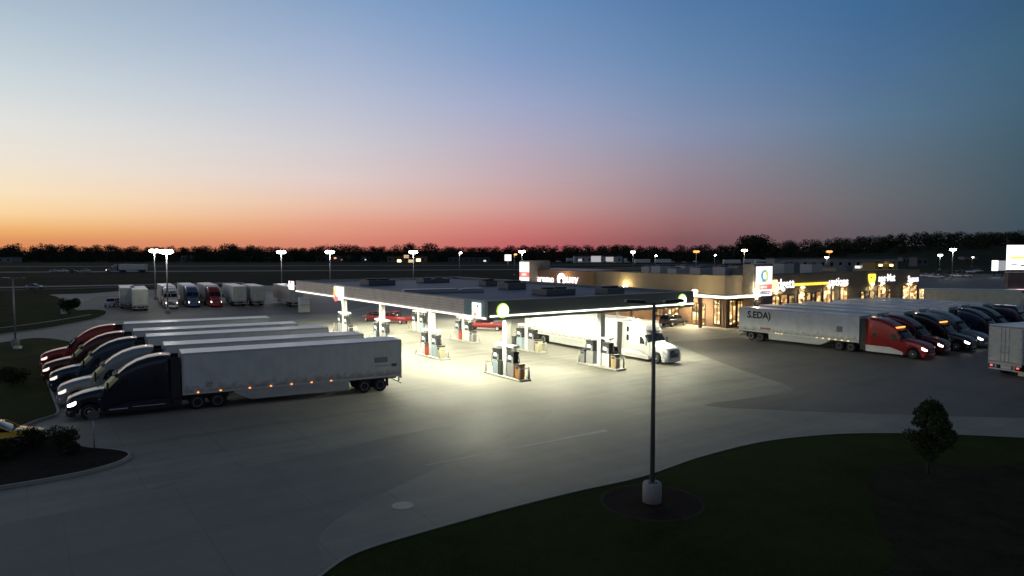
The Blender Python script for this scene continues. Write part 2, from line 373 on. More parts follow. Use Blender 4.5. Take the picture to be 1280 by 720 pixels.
def trailer_parts(root, L, sidem, skirt, lights, doors=True, mark=None):
    def body():
        m = MB(); m.box(-L, 0, -1.28, 1.28, 1.16, 4.02)
        m.box(-L + .003, -.003, -1.27, 1.27, 4.02, 4.07, 1)
        for s in (-1, 1):
            y0, y1 = sorted((s * 1.27, s * 1.3))
            m.box(-L - .01, .012, y0, y1, 3.94, 4.075, 2); m.box(-L - .01, .012, y0, y1, 1.1, 1.27, 2)
            m.box(-.1, .013, y0, y1, 1.27, 3.94, 2); m.box(-L - .012, -L + .1, y0, y1, 1.27, 3.94, 2)
        m.box(.0, .014, -1.27, 1.27, 3.92, 4.075, 2); m.box(0, .014, -1.27, 1.27, 1.1, 1.3, 2)
        return m
    t = part('trailer', body, [sidem, ROOFSK, mat('trailer_rails', (.55, .56, .57), .4, .3)], root, 'trailer%.1f' % L)
    def under():
        m = MB()
        for y in (-.5, .5): m.box(-L + .2, -.3, y - .06, y + .06, .86, 1.1)
        for k in range(12): x = -.6 - k * (L - 1.2) / 11; m.box(x - .04, x + .04, -1.24, 1.24, 1.0, 1.1)
        for x in (-L + 1.75, -L + 3.05): m.tube((x, -.95, .52), (x, .95, .52), .08)
        m.box(-L + 1.2, -L + 3.6, -.62, -.4, .6, .95); m.box(-L + 1.2, -L + 3.6, .4, .62, .6, .95)
        return m
    part('underframe', under, DARK, t, 'under%.1f' % L)
    for s in (-1, 1):
        for x in (-L + 1.75, -L + 3.05): wheel('trailer_wheel', t, x, s * 1.24, True)
        part('mud_flap', lambda: MB().box(-.015, .015, -.3, .3, -.62, 0), RUBBER, t, 'flap', loc=(-L + 1.1, s * .92, .98))
        part('landing_leg', lambda: MB().box(-.07, .07, -.07, .07, .35, .98).box(-.18, .18, -.15, .15, .28, .35), DARK, t, 'lleg', loc=(-2.9, s * .8, 0))
        if skirt:
            part('side_skirt', lambda: MB().add([(-3.4, 0, 1.1), (-L + 4.3, 0, 1.1), (-L + 4.3, 0, .38), (-4.6, 0, .38), (-4.1, 0, .6), (-3.4, .02, .98), (-3.4, -.03, 1.1), (-L + 4.3, -.03, 1.1), (-L + 4.3, -.03, .38), (-4.6, -.03, .38), (-4.1, -.03, .6), (-3.4, -.03, .98)],
                 [(0, 1, 2, 3, 4, 5), (6, 7, 8, 9, 10, 11), (0, 1, 7, 6), (1, 2, 8, 7), (2, 3, 9, 8), (3, 4, 10, 9), (4, 5, 11, 10), (5, 0, 6, 11)]), SKIRTM, t, 'skirt%.1f' % L, loc=(0, s * 1.24, 0))
        part('reflective_strip', lambda: MB().box(-L + .2, -.3, -.003, .003, 1.15, 1.2), TAPE, t, 'tape%.1f' % L, loc=(0, s * 1.304, 0))
        if lights and (s == lights or lights == 2):
            for k in range(7):
                part('marker_light', lambda: MB().box(-.06, .06, -.03, .02, -.03, .03), AMBER, t, 'marker', loc=(-1.0 - k * (L - 2) / 9.5 - (.5 if k > 1 else 0), s * 1.33, 1.235))
        part('tail_light', lambda: MB().box(-.02, .02, -.09, .09, -.06, .06), REDL if lights else mat('red_lens', (.35, .02, .02), .3), t, 'tail', loc=(-L - .03, s * 1.1, 1.0))
        if doors:
            def dr():
                m = MB(); m.box(-.03, 0, .02, 1.24, 1.18, 3.9)
                for y in (.3,): m.tube((-.05, y, 1.2), (-.05, y, 3.88), .012, n=6, mi=1); m.box(-.08, -.03, y - .05, y + .05, 2.0, 2.06, 1); m.box(-.08, -.03, y - .2, y, 1.9, 1.94, 1)
                for z in (1.5, 2.3, 3.1, 3.7): m.box(-.05, 0, 1.1, 1.26, z - .04, z + .04, 1)
                return m
            d = part('rear_door', dr, [DOORW, mat('door_hardware', (.4, .4, .36), .5)], t, 'reardoor', loc=(-L - .012, 0, 0))
            if s < 0: d.scale = (1, -1, 1)
    def bump():
        m = MB(); m.box(-.05, .05, -1.2, 1.2, .5, .6)
        for y in (-.7, .7): m.box(-.04, .04, y - .05, y + .05, .6, 1.1)
        return m
    part('rear_bumper', bump, mat('bumper_white', (.6, .58, .55), .5, var=.3), t, 'rbump', loc=(-L + .02, 0, 0))
    part('rear_sill', lambda: MB().box(-.06, .0, -1.26, 1.26, .92, 1.14), STEEL, t, 'rsill', loc=(-L - .0, 0, 0))
    return t
def tractor_parts(root, style, col, lit=True, screen=None, roof_amber=False, fairing=True, stripe=None, accent=None):
    cab = part('cab', lambda: cab_mb(style), [col], root, 'cab_' + style)
    part('windscreen', lambda: screen_mb(style), GLASS if screen is None else screen, root, 'screen_' + style)
    for s in (-1, 1):
        part('door_window', lambda: side_quad(style, [(2.9, 1.78), (3.62, 1.78), (3.62, 2.5), (3.35, 2.5), (3.05, 2.2)], s), GLASS, root, 'dw%s%d' % (style, s))
        part('sleeper_window', lambda: side_quad(style, [(5.25, 1.95), (5.5, 1.95), (5.55, 2.05), (5.55, 2.45), (5.5, 2.55), (5.25, 2.55), (5.2, 2.45), (5.2, 2.05)], s), GLASS, root, 'sw%s%d' % (style, s))
        if style == 'condo':
            part('sleeper_window', lambda: side_quad(style, [(5.25, 2.85), (5.5, 2.85), (5.55, 2.95), (5.55, 3.3), (5.5, 3.4), (5.25, 3.4), (5.2, 3.3), (5.2, 2.95)], s), GLASS, root, 'sw2%s%d' % (style, s))
        part('headlight', lambda: headlight_mb(style, s), (HEADL if lit is True else lit) if lit else HEADOFF, root, 'hl%s%d' % (style, s))
        wheel('steer_wheel', root, NOSE - 1.35, s * 1.2, False)
        for x in (-.95, -2.3): wheel('drive_wheel', root, x, s * 1.24, True)
        def mir():
            m = MB(); m.box(-.06, .06, -.12, .12, -.35, .35); m.tube((-.02, 0, .2), (-.1, -.32 * s, .12), .02, n=6); m.tube((-.02, 0, -.2), (-.1, -.32 * s, -.25), .02, n=6); return m
        part('mirror', mir, col if col is MATS.get('paint_white') else DARK, root, 'mirror%d' % s, loc=(NOSE - 2.45, s * 1.5, 2.1))
        part('side_fairing', lambda: MB().add([(NOSE - 2.3, 0, .32), (NOSE - 6.25, 0, .32), (NOSE - 6.25, 0, 1.0), (NOSE - 3.7, 0, 1.0), (NOSE - 2.3, 0, .62), (NOSE - 2.3, -s * .3, .32), (NOSE - 6.25, -s * .3, .32), (NOSE - 6.25, -s * .3, 1.0), (NOSE - 3.7, -s * .3, 1.0), (NOSE - 2.3, -s * .3, .62)],
              [(0, 1, 2, 3, 4), (5, 6, 7, 8, 9), (0, 1, 6, 5), (1, 2, 7, 6), (2, 3, 8, 7), (3, 4, 9, 8), (4, 0, 5, 9)]), accent or col, root, 'fair%d' % s, loc=(0, s * 1.275, 0))
        part('step', lambda: MB().box(NOSE - 3.6, NOSE - 2.5, -.02, .02, .55, .61).box(NOSE - 5.9, NOSE - 3.9, -.02, .02, .62, .66), ALU, root, 'step', loc=(0, s * 1.3, 0))
        part('signal_lamp', lambda: MB().box(-.06, .06, -.03, .02, -.025, .025), HEADOFF, root, 'sig', loc=(NOSE - 1.95, s * 1.21, 1.32))
        part('exhaust_stack', lambda: MB().tube((0, 0, 1.1), (0, 0, 3.6), .09, n=10), DARK, root, 'stack', loc=(.45, s * .85, 0))
        part('cab_extender', lambda: MB().box(.1, .72, -.02, .02, 1.0, 3.8), DARK, root, 'ext', loc=(0, s * 1.22, 0))
    z0 = 1.3 if style == 'slope' else 1.42
    def grille():
        m = MB(); vs = [(NOSE + .012, -.55, .72), (NOSE + .012, .55, .72), (NOSE + .02, .6, z0 - .2), (NOSE - .02, .46, z0 - .03), (NOSE - .02, -.46, z0 - .03), (NOSE + .02, -.6, z0 - .2)]
        m.add(vs + [(v[0] - .06, v[1], v[2]) for v in vs], [(0, 1, 2, 3, 4, 5), (0, 1, 7, 6), (1, 2, 8, 7), (2, 3, 9, 8), (3, 4, 10, 9), (4, 5, 11, 10), (5, 0, 6, 11)])
        for k in range(5): z = .8 + k * (z0 - 1.05) / 4; m.box(NOSE + .013, NOSE + .035, -.52, .52, z, z + .025, 1)
        return m
    part('grille', grille, [mat('grille_dark', (.03, .025, .025), .4), STEEL], root, 'grille_' + style)
    def bumper():
        secs = []
        for y in (-1.16, -.95, -.6, 0, .6, .95, 1.16):
            x = NOSE + .1 - .35 * (abs(y) / 1.16) ** 2.5
            secs.append([(x - .3, y, .3), (x - .02, y, .27), (x, y, .34), (x, y, .62), (x - .05, y, .68), (x - .3, y, .68)])
        return MB().loft(secs)
    part('bumper', bumper, (accent if accent is not ALU else None) or col, root, 'bumper')
    def chassis():
        m = MB()
        for y in (-.43, .43): m.box(-3.1, NOSE - .8, y - .05, y + .05, .62, .9)
        m.tube((NOSE - 1.35, -.95, .5), (NOSE - 1.35, .95, .5), .07)
        for x in (-.95, -2.3): m.tube((x, -.95, .52), (x, .95, .52), .09); m.blob((x, 0, .52), .24)
        m.tube((-1.6, 0, .9), (-1.6, 0, 1.1), .45); m.box(.05, .7, -1.1, 1.1, .4, .95)
        return m
    part('chassis', chassis, DARK, root, 'chassis')
    d = 3.0 if style == 'slope' else 2.9
    part('sun_visor', lambda: MB().add([(NOSE - d + .3, -1.0, stn(style, d)[2] - .1), (NOSE - d + .3, 1.0, stn(style, d)[2] - .1), (NOSE - d - .02, 1.0, stn(style, d)[2] + .03), (NOSE - d - .02, -1.0, stn(style, d)[2] + .03),
        (NOSE - d + .3, -1.0, stn(style, d)[2] - .06), (NOSE - d + .3, 1.0, stn(style, d)[2] - .06), (NOSE - d - .02, 1.0, stn(style, d)[2] + .07), (NOSE - d - .02, -1.0, stn(style, d)[2] + .07)],
        [(3, 2, 1, 0), (4, 5, 6, 7), (0, 1, 5, 4), (1, 2, 6, 5), (2, 3, 7, 6), (3, 0, 4, 7)]), DARK, root, 'visor_' + style)
    if roof_amber:
        z = stn(style, d + .25)[2]
        for y in (-.75, -.38, 0, .38, .75):
            part('marker_light', lambda: MB().box(-.08, .08, -.15, .15, -.04, .05), AMBER, root, 'roofmark', loc=(NOSE - d - .2, y, z + .02))
def semi(p, a, label, cat='semi truck', group=None, L=16.15, style='slope', col=None, lit=True, screen=None, sidem=None, skirt=True, lights=0, tractor=True, trailer=True, name=None, **k):
    r = thing(name or ('semi_truck' if tractor else 'parked_trailer'), (p[0], p[1], 0), a, label, cat, group)
    t = trailer_parts(r, L, sidem or TRAILER_W, skirt, lights) if trailer else None
    if tractor: tractor_parts(r, style, col, lit, screen, **k)
    return r, t
# ------------------------------------------------------------------ cars
def car_wheel_mb():
    m = MB(); m.lathe([(.2, 0), (.3, 0), (.34, -.03), (.34, -.19), (.3, -.22), (.2, -.22)], 18, 0, axis='Y'); m.lathe([(.23, .004), (.2, .004), (.18, -.05), (.05, -.03)], 14, 1, axis='Y'); return m
CARP = {'sedan': dict(L=4.7, body=[(0, .45, .62), (.1, .35, .78), (1.1, .3, .92), (1.5, .3, .95), (3.6, .3, .98), (4.5, .32, .95), (4.7, .45, .7)], roof=[(1.25, .93), (1.95, 1.38), (2.6, 1.45), (3.3, 1.4), (4.0, .99)]),
        'suv': dict(L=4.8, body=[(0, .5, .75), (.08, .4, .95), (1.1, .35, 1.06), (1.5, .35, 1.1), (4.0, .35, 1.12), (4.72, .38, 1.1), (4.8, .5, .85)], roof=[(1.2, 1.06), (1.85, 1.62), (2.6, 1.72), (4.2, 1.68), (4.68, 1.12)]),
        'pickup': dict(L=5.8, body=[(0, .55, .85), (.08, .45, 1.05), (1.3, .42, 1.14), (1.6, .42, 1.16), (3.9, .42, 1.16), (5.72, .45, 1.16), (5.8, .55, .95)], roof=[(1.45, 1.14), (2.05, 1.75), (2.6, 1.84), (3.5, 1.82), (3.75, 1.17)])}
def car(kind, p, a, col, label, cat='car', group=None, lit=0, tails=0, sirenbar=False, name=None):
    q = CARP[kind]; r = thing(name or ('pickup_truck' if kind == 'pickup' else 'parked_car'), (p[0], p[1], 0), a, label, cat, group); L = q['L']
    def body():
        secs = []
        for d, zb, zt in q['body']:
            hw = .9 if .2 < d < L - .2 else .78; x = L / 2 - d
            secs.append([(x, -hw + .06, zb), (x, -hw, zb + .1), (x, -hw + .02, zt - .1), (x, -hw + .12, zt), (x, hw - .12, zt), (x, hw - .02, zt - .1), (x, hw, zb + .1), (x, hw - .06, zb)])
        m = MB().loft(secs)
        if kind == 'pickup': m.box(L / 2 - 5.62, L / 2 - 3.85, -.74, .74, 1.161, 1.168, 1)
        return m
    part('body', body, [col, DARK], r, 'car_' + kind)
    def green(grow=0):
        secs = []
        R = q['roof']
        for i, (d, z) in enumerate(R):
            zt = z; hw = .8 - .16 * (z - R[0][1]) ; x = L / 2 - d; zb = min(z - .01, R[0][1] - .06)
            secs.append([(x, -.8, zb), (x, -hw, zt - .03), (x, -hw + .08, zt), (x, hw - .08, zt), (x, hw, zt - .03), (x, .8, zb)])
        return MB().loft(secs)
    part('cabin_glass', green, GLASS, r, 'glass_' + kind)
    def roof():
        R = q['roof']; d0, d1 = R[1][0], R[3][0]; m = MB(); x0, x1 = L / 2 - d1 - .1, L / 2 - d0 - .05; z = R[2][1]
        zs = lambda x: 0
        secs = []
        for d in (R[1][0] + .02, R[2][0], R[3][0] + .05):
            zt = [b for b in R if abs(b[0] - d) < .06][0][1]; hw = .8 - .16 * (zt - R[0][1]) + .01; x = L / 2 - d
            secs.append([(x, -hw, zt - .05), (x, -hw + .08, zt + .015), (x, hw - .08, zt + .015), (x, hw, zt - .05)])
        m.loft(secs)
        for s in (-1, 1):
            for a, b in ((R[0], R[1]), (R[3], R[4]), ((R[2][0], R[0][1]), R[2])):
                ya = .805; yb = .8 - .16 * (b[1] - R[0][1]) + .005 if b is not R[4] else .8; yA = .805 if a is not R[3] else .8 - .16 * (a[1] - R[0][1])
                m.tube((L / 2 - a[0], s * yA, a[1]), (L / 2 - b[0], s * yb, b[1] - .02), .035, n=6)
        return m
    part('roof', roof, col, r, 'roof_' + kind)
    wz = .34; 
    for s in (-1, 1):
        for d in (.95, L - 1.05): part('wheel', car_wheel_mb, [RUBBER, ALU], r, 'carwheel', loc=(L / 2 - d, s * .9, wz), rot=(0, 0, 0 if s > 0 else PI))
        z = q['body'][1][2] - .16
        part('headlight', lambda: MB().box(-.08, .03, -.2, .2, -.07, .07), HEADL if lit else HEADOFF, r, 'carhl', loc=(L / 2 - .03, s * .62, z))
        part('tail_light', lambda: MB().box(-.03, .08, -.12, .12, -.1, .1), REDL if tails else mat('red_lens', (.35, .02, .02), .3), r, 'cartl', loc=(-L / 2 + .03, s * .68, z))
    if sirenbar: part('light_bar', lambda: MB().box(-.15, .15, -.5, .5, 0, .1), mat('lens_white', (.8, .8, .85), .2), r, 'lightbar', loc=(.0, 0, q['roof'][2][1] + .02))
    return r
# ------------------------------------------------------------------ sky
w = bpy.data.worlds.new('World'); scene.world = w; w.use_nodes = True
nt = w.node_tree; bg = nt.nodes['Background']
SUN_AZ, SUN_EL = math.radians(-62), math.radians(-1.5)   # azimuth from +Y, negative to the left
sk = N(nt, 'ShaderNodeTexSky', sky_type='NISHITA'); sk.sun_disc = False; sk.sun_elevation = SUN_EL; sk.sun_rotation = SUN_AZ
tc = N(nt, 'ShaderNodeTexCoord'); sp = N(nt, 'ShaderNodeSeparateXYZ'); nt.links.new(tc.outputs['Generated'], sp.inputs[0])
hx = math_n(nt, 'ADD', math_n(nt, 'MULTIPLY', sp.outputs[0], math.sin(SUN_AZ)), math_n(nt, 'MULTIPLY', sp.outputs[1], math.cos(SUN_AZ)))
hl = math_n(nt, 'SQRT', math_n(nt, 'ADD', math_n(nt, 'MULTIPLY', sp.outputs[0], sp.outputs[0]), math_n(nt, 'ADD', math_n(nt, 'MULTIPLY', sp.outputs[1], sp.outputs[1]), 1e-5)))
tt = math_n(nt, 'DIVIDE', hx, hl)
el = math_n(nt, 'MAXIMUM', sp.outputs[2], 0.0)
elp = math_n(nt, 'POWER', el, .5)     # finer steps near the horizon
ZEN, ZEN2 = (58, 67, 83), (50, 58, 71)
def skycol(px, stops):
    st = sorted((max(0, ray(px, y).normalized().z), c) for y, c in stops)
    st = st[:1] + [q for q in st[1:]] + [(.62, ZEN), (1, ZEN2)]
    return ramp(nt, [(math.sqrt(z), s2l(*c)) for z, c in st], elp).outputs[0]
SKY = [(0, [(313, (214, 128, 88)), (300, (224, 150, 98)), (288, (238, 176, 108)), (265, (251, 213, 160)), (240, (250, 226, 190)), (200, (238, 228, 212)), (150, (226, 226, 222)), (90, (203, 214, 219)), (0, (172, 190, 206))]),
       (420, [(313, (204, 116, 104)), (300, (217, 138, 117)), (280, (228, 160, 136)), (255, (232, 190, 170)), (225, (224, 204, 200)), (180, (207, 203, 209)), (130, (188, 194, 211)), (70, (164, 180, 208)), (0, (136, 163, 199))]),
       (640, [(313, (186, 92, 96)), (300, (196, 108, 108)), (283, (205, 128, 122)), (255, (207, 160, 155)), (225, (197, 170, 175)), (180, (181, 172, 190)), (130, (159, 168, 200)), (70, (130, 155, 195)), (0, (107, 144, 189))]),
       (850, [(313, (120, 78, 86)), (300, (132, 88, 92)), (280, (148, 106, 109)), (250, (152, 125, 132)), (210, (148, 138, 152)), (160, (134, 145, 175)), (100, (110, 138, 175)), (50, (95, 130, 172)), (0, (84, 121, 164))]),
       (1070, [(313, (92, 84, 90)), (290, (100, 92, 98)), (250, (109, 108, 113)), (210, (104, 114, 125)), (150, (94, 120, 146)), (80, (78, 112, 150)), (0, (64, 105, 149))]),
       (1280, [(313, (60, 74, 84)), (290, (62, 78, 88)), (250, (66, 85, 95)), (200, (67, 90, 103)), (120, (67, 97, 118)), (60, (63, 98, 122)), (0, (56, 90, 121))])]
def mrange(v, a, b):
    m = N(nt, 'ShaderNodeMapRange', interpolation_type='LINEAR'); m.inputs[1].default_value = a; m.inputs[2].default_value = b; nt.links.new(v, m.inputs[0]); return m.outputs[0]
def mixc(f, a, b, bt='MIX'):
    m = N(nt, 'ShaderNodeMix', data_type='RGBA', blend_type=bt)
    if isinstance(f, (int, float)): m.inputs[0].default_value = f
    else: nt.links.new(f, m.inputs[0])
    nt.links.new(a, m.inputs[6]); nt.links.new(b, m.inputs[7]); return m.outputs[2]
EST = ramp(nt, [(math.sqrt(z), s2l(*c)) for z, c in ((0, (118, 123, 128)), (.05, (122, 128, 134)), (.2, (112, 120, 130)), (.4, (74, 83, 98)), (.62, ZEN), (1, ZEN2))], elp).outputs[0]  # unseen sky behind the camera, low band brightened to fill trailer sides
acc, tp_ = EST, -.85
for px, stops in reversed(SKY):
    tc_ = math.cos(math.atan((px - 640) / F) - SUN_AZ); acc = mixc(mrange(tt, tp_, tc_), acc, skycol(px, stops)); tp_ = tc_
c3 = acc
nish = N(nt, 'ShaderNodeVectorMath', operation='SCALE'); nish.inputs['Scale'].default_value = .06; nt.links.new(sk.outputs[0], nish.inputs[0])
fin = mixc(.03, c3, nish.outputs[0], 'ADD')
nt.links.new(fin, bg.inputs['Color']); bg.inputs['Strength'].default_value = 1.0
sl = bpy.data.lights.new('afterglow', 'SUN'); sl.energy = .035; sl.angle = math.radians(25); sl.color = (1, .6, .42)
so = bpy.data.objects.new('afterglow', sl); COL.objects.link(so)
dv = Vector((math.sin(SUN_AZ), math.cos(SUN_AZ), math.tan(math.radians(5)))); so.rotation_euler = dv.to_track_quat('Z', 'Y').to_euler()
scene.view_settings.view_transform = 'Standard'; scene.view_settings.look = 'None'; scene.view_settings.exposure = 0; scene.view_settings.gamma = 1
scene.cycles.use_denoising = True; scene.cycles.max_bounces = 5; scene.cycles.sample_clamp_indirect = 4; scene.cycles.caustics_reflective = False; scene.cycles.caustics_refractive = False

# ------------------------------------------------------------------ ground
def G(pts, z=0.0): return [tuple(at(x, y, z))[:2] for x, y in pts]
def sheet(name, poly, z, m):
    A = sum(poly[i][0] * poly[(i + 1) % len(poly)][1] - poly[(i + 1) % len(poly)][0] * poly[i][1] for i in range(len(poly)))
    if A < 0: poly = poly[::-1]
    return struct(name, MB().add([(p[0], p[1], z) for p in poly], [tuple(range(len(poly)))]), m)
def smooth(pts, closed=False, n=5):
    out = []; L = len(pts)
    for i in range(L if closed else L - 1):
        g = lambda k: Vector((*pts[k % L], 0)) if closed else Vector((*pts[max(0, min(L - 1, k))], 0))
        p0, p1, p2, p3 = g(i - 1), g(i), g(i + 1), g(i + 2)
        for j in range(n):
            t = j / n
            q = .5 * ((2 * p1) + (p2 - p0) * t + (2 * p0 - 5 * p1 + 4 * p2 - p3) * t * t + (3 * p1 - p0 - 3 * p2 + p3) * t ** 3); out.append((q.x, q.y))
    if not closed: out.append(tuple(pts[-1][:2]))
    return out
def kerb(name, line, w=.18, h=.15, z0=0.0, inside=1):
    """a real stepped kerb following a line; inside = side it grows to"""
    m = MB(); secs = []; n = len(line)
    for i in range(n):
        a = Vector(line[max(0, i - 1)]); b = Vector(line[min(n - 1, i + 1)]); d = (b - a); d = d / max(1e-6, d.length); nn = Vector((-d.y, d.x)) * inside
        p = Vector(line[i]); q = p + nn * w
        secs.append([(p.x, p.y, z0 - .05), (p.x + nn.x * .02, p.y + nn.y * .02, z0 + h - .02), (p.x + nn.x * .05, p.y + nn.y * .05, z0 + h), (q.x, q.y, z0 + h), (q.x, q.y, z0 - .05)])
    m.loft(secs, smooth=False); return struct(name, m, KERBM)
struct('ground', MB().add([(-4000, -300, -.08), (4000, -300, -.08), (4000, 6000, -.08), (-4000, 6000, -.08)], [(0, 1, 2, 3)]), FIELD)
pave = G([(-420, 432), (-300, 404), (-60, 380), (30, 371), (66, 368), (110, 367), (160, 363), (330, 357), (640, 352), (900, 349), (1400, 347)]) + [(260, 60), (260, -60), (-130, -60), (-90, 40)]
sheet('lot_pavement', pave, 0, CONC)
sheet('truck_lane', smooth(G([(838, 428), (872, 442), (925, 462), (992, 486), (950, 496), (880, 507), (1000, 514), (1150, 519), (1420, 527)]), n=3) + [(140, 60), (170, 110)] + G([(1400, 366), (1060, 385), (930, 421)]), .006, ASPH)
sheet('truck_parking', G([(60, 395), (120, 371), (330, 361), (470, 380), (420, 392), (330, 394), (140, 401)]), .005, ASPH)
sheet('worn_lane', smooth(G([(-40, 668), (120, 632), (270, 593), (420, 561), (560, 532), (690, 512), (640, 545), (540, 588), (450, 632), (400, 668), (365, 730), (-40, 745)]), True, 4), .004, CONC2)
# front lawn
fl = smooth(G([(396, 724), (428, 701), (470, 684), (560, 658), (640, 636), (720, 616), (800, 598), (870, 574), (940, 556), (1000, 547.5), (1060, 543.5), (1130, 543), (1200, 545), (1285, 549)]), n=4)
fline = [(-8.6, 6), (-8.2, 12), (-7.6, 17.5)] + fl + [(34, 39.5), (60, 37), (90, 30)]
sheet('front_lawn', fline + [(90, -30), (-8.6, -30)], .12, GRASS); kerb('front_kerb', fline, inside=-1)
sheet('soil_patch', smooth(G([(1085, 596), (1110, 582), (1160, 578), (1230, 584), (1300, 580), (1330, 640), (1330, 730), (1120, 735), (1118, 690), (1095, 650)], .12), True, 4), .126, SOIL)
LP = at(815, 627, .12)
sheet('mulch_edge', [(LP.x + 2.32 * math.cos(t * PI / 18), LP.y + 2.32 * math.sin(t * PI / 18)) for t in range(36)], .1255, SOIL2)
sheet('mulch_ring', [(LP.x + 2.16 * math.cos(t * PI / 18), LP.y + 2.16 * math.sin(t * PI / 18)) for t in range(36)], .128, MULCH)
# upper left lawn between the truck parking and its road
ll = smooth(G([(-8, 545.5), (20, 537), (42, 528), (68, 519.5), (70, 512), (64, 496), (55, 470), (50, 452), (56, 446), (72, 443), (92, 440), (98, 434), (88, 428.5), (64, 424.5), (40, 424), (0, 429.5), (-60, 437)]), n=4)
sheet('side_lawn', ll + G([(-160, 470), (-160, 570)]), .12, GRASS_LIT); kerb('side_kerb', ll, inside=1 if False else -1)
# planted bed at the lower left
bd = smooth(G([(-60, 622), (0, 612), (60, 602), (110, 592), (148, 581), (164, 572), (161, 566.5), (140, 563), (110, 560.5), (93, 553), (86, 543), (78, 541), (66, 546), (44, 551), (20, 560), (-60, 588)]), n=4)
sheet('planted_bed', bd, .12, MULCH); kerb('bed_kerb', bd, inside=1)
# far lawn
ul = smooth(G([(-420, 475), (-100, 433), (0, 419), (60, 411), (110, 401.5), (128, 396.5), (134.5, 392), (131, 388.7), (115, 387.6), (97, 388), (92, 383), (84, 377.5), (72, 371.5)]), n=4)
sheet('far_lawn', ul + G([(58, 368.3), (0, 368), (-420, 380)]), .12, GRASS); kerb('far_kerb', ul, inside=1)
pth = smooth(G([(-60, 417), (30, 406.5), (75, 400), (115, 393.2)], .12), n=4)
kerb('lawn_swale', pth, .5, .012, .122)
def road(name, a, b, wd, z=.03): 
    a = Vector(a); b = Vector(b); d = (b - a).normalized(); n = Vector((-d.y, d.x)) * wd / 2
    sheet(name, [tuple(a - n), tuple(b - n), tuple(b + n), tuple(a + n)], z, ROADM)
def road_px(name, p, q, wd, ext=.6):
    a = Vector(at(*p)[:2]); b = Vector(at(*q)[:2]); d = b - a; road(name, a - d * ext, b + d * ext, wd)
road_px('frontage_road', (0, 359.5), (200, 355.5), 9)
road_px('frontage_verge', (0, 363), (200, 357.6), 2.2)
road_px('highway', (0, 340.3), (600, 337.2), 16)
road_px('far_highway', (0, 333.2), (600, 331.6), 14)
# painted line and manhole lid
a = at(531, 582); b = at(758, 538); d = (b - a).normalized(); n_ = Vector((-d.y, d.x, 0))
PLINE = mat('worn_road_paint', (.55, .55, .5), .7, var=.45, scale=1.5)
sheet('painted_line', [tuple((a + n_ * .02)[:2]), tuple((b - n_ * .2)[:2]), tuple((b + n_ * .2)[:2]), tuple((a + n_ * .05)[:2])], .008, PLINE)
a = at(585, 545); b = at(690, 528)
mh = thing('manhole_cover', at(503.5, 632), 0, 'round pale manhole cover in the concrete near the front kerb', 'manhole cover')
part('rim', MB().prism([(.55 * math.cos(i * PI / 16), .55 * math.sin(i * PI / 16)) for i in range(32)], 0, .010), mat('manhole_rim', (.3, .3, .29), .6, .3), mh)
part('lid', MB().prism([(.47 * math.cos(i * PI / 16), .47 * math.sin(i * PI / 16)) for i in range(32)], .002, .016), mat('manhole_lid', (.5, .48, .45), .6, var=.25, scale=5), mh)

# ------------------------------------------------------------------ fuel canopy
ZS = 5.4
C0 = atY(608, 401, 59.0); ZS = C0.z
Cl = at(359, 365.6, ZS); Cr = at(866, 383.3, ZS)
CU = (Cr - C0); CV = (Cl - C0); WU, WV = CU.length, CV.length
ZT = atY(608, 377, 59.0).z
cu = U.copy(); cv = V.copy()
can = thing('fuel_canopy', (C0.x, C0.y, 0), PHI, 'big flat canopy with grey ribbed edge lit from below over the fuel pumps', 'canopy')
RIB = stripe_mat('ribbed_fascia', (.8, .76, .7), (.5, .47, .44), .24, 'Z', .4, .14)
DGREEN = mat('dark_fascia', (.12, .135, .135), .4, var=.12, scale=.4)
ROOFD = mat('dark_roof_membrane', (.07, .085, .12), .55, var=.35, scale=.25)
part('roof', MB().box(.2, WU - .2, .2, WV - .2, ZT - .45, ZT - .25), ROOFD, can)
part('ceiling', MB().box(.15, WU - .15, .15, WV - .15, ZS + .02, ZS + .14), mat('white_soffit', (.75, .75, .74), .5, var=.04), can)
part('ribbed_fascia', MB().box(0, .14, 0, WV, ZS + .1, ZT), RIB, can)
part('ribbed_fascia', MB().box(.14, WU, WV - .14, WV, ZS + .1, ZT), RIB, can)
part('dark_fascia', MB().box(.14, WU, 0, .14, ZS + .0, ZT - .003), DGREEN, can)
part('dark_fascia', MB().box(WU - .14, WU, .14, WV - .14, ZS, ZT - .003), DGREEN, can)
for q in ((.0, WU, .0, .2), (0, WU, WV - .2, WV), (0, .2, .2, WV - .2), (WU - .2, WU, .2, WV - .2)):
    part('coping', MB().box(q[0] - .02, q[1] + .02, q[2] - .02, q[3] + .02, ZT + .001, ZT + .05), mat('coping_grey', (.3, .32, .33), .4, .3), can)
STRIP = emit('canopy_strip_light', (1, .9, .78), 2.2)
STRIPG = emit('canopy_strip_light_green', (.98, 1, .78), 3.2)
part('light_strip', MB().box(-.09, -.005, .02, WV, ZS + .11, ZS + .23), STRIP, can)
part('light_strip', MB().box(.35, WU, -.08, -.005, ZS + .28, ZS + .4), STRIPG, can)
part('corner_panel', MB().box(-.03, -.002, .02, 3.6, ZS + .3, ZT - .02), mat('teal_panel', (.22, .4, .44), .4, var=.3, scale=.8), can)
SIGNW = emit('sign_white', (1, .98, .95), 2.6)
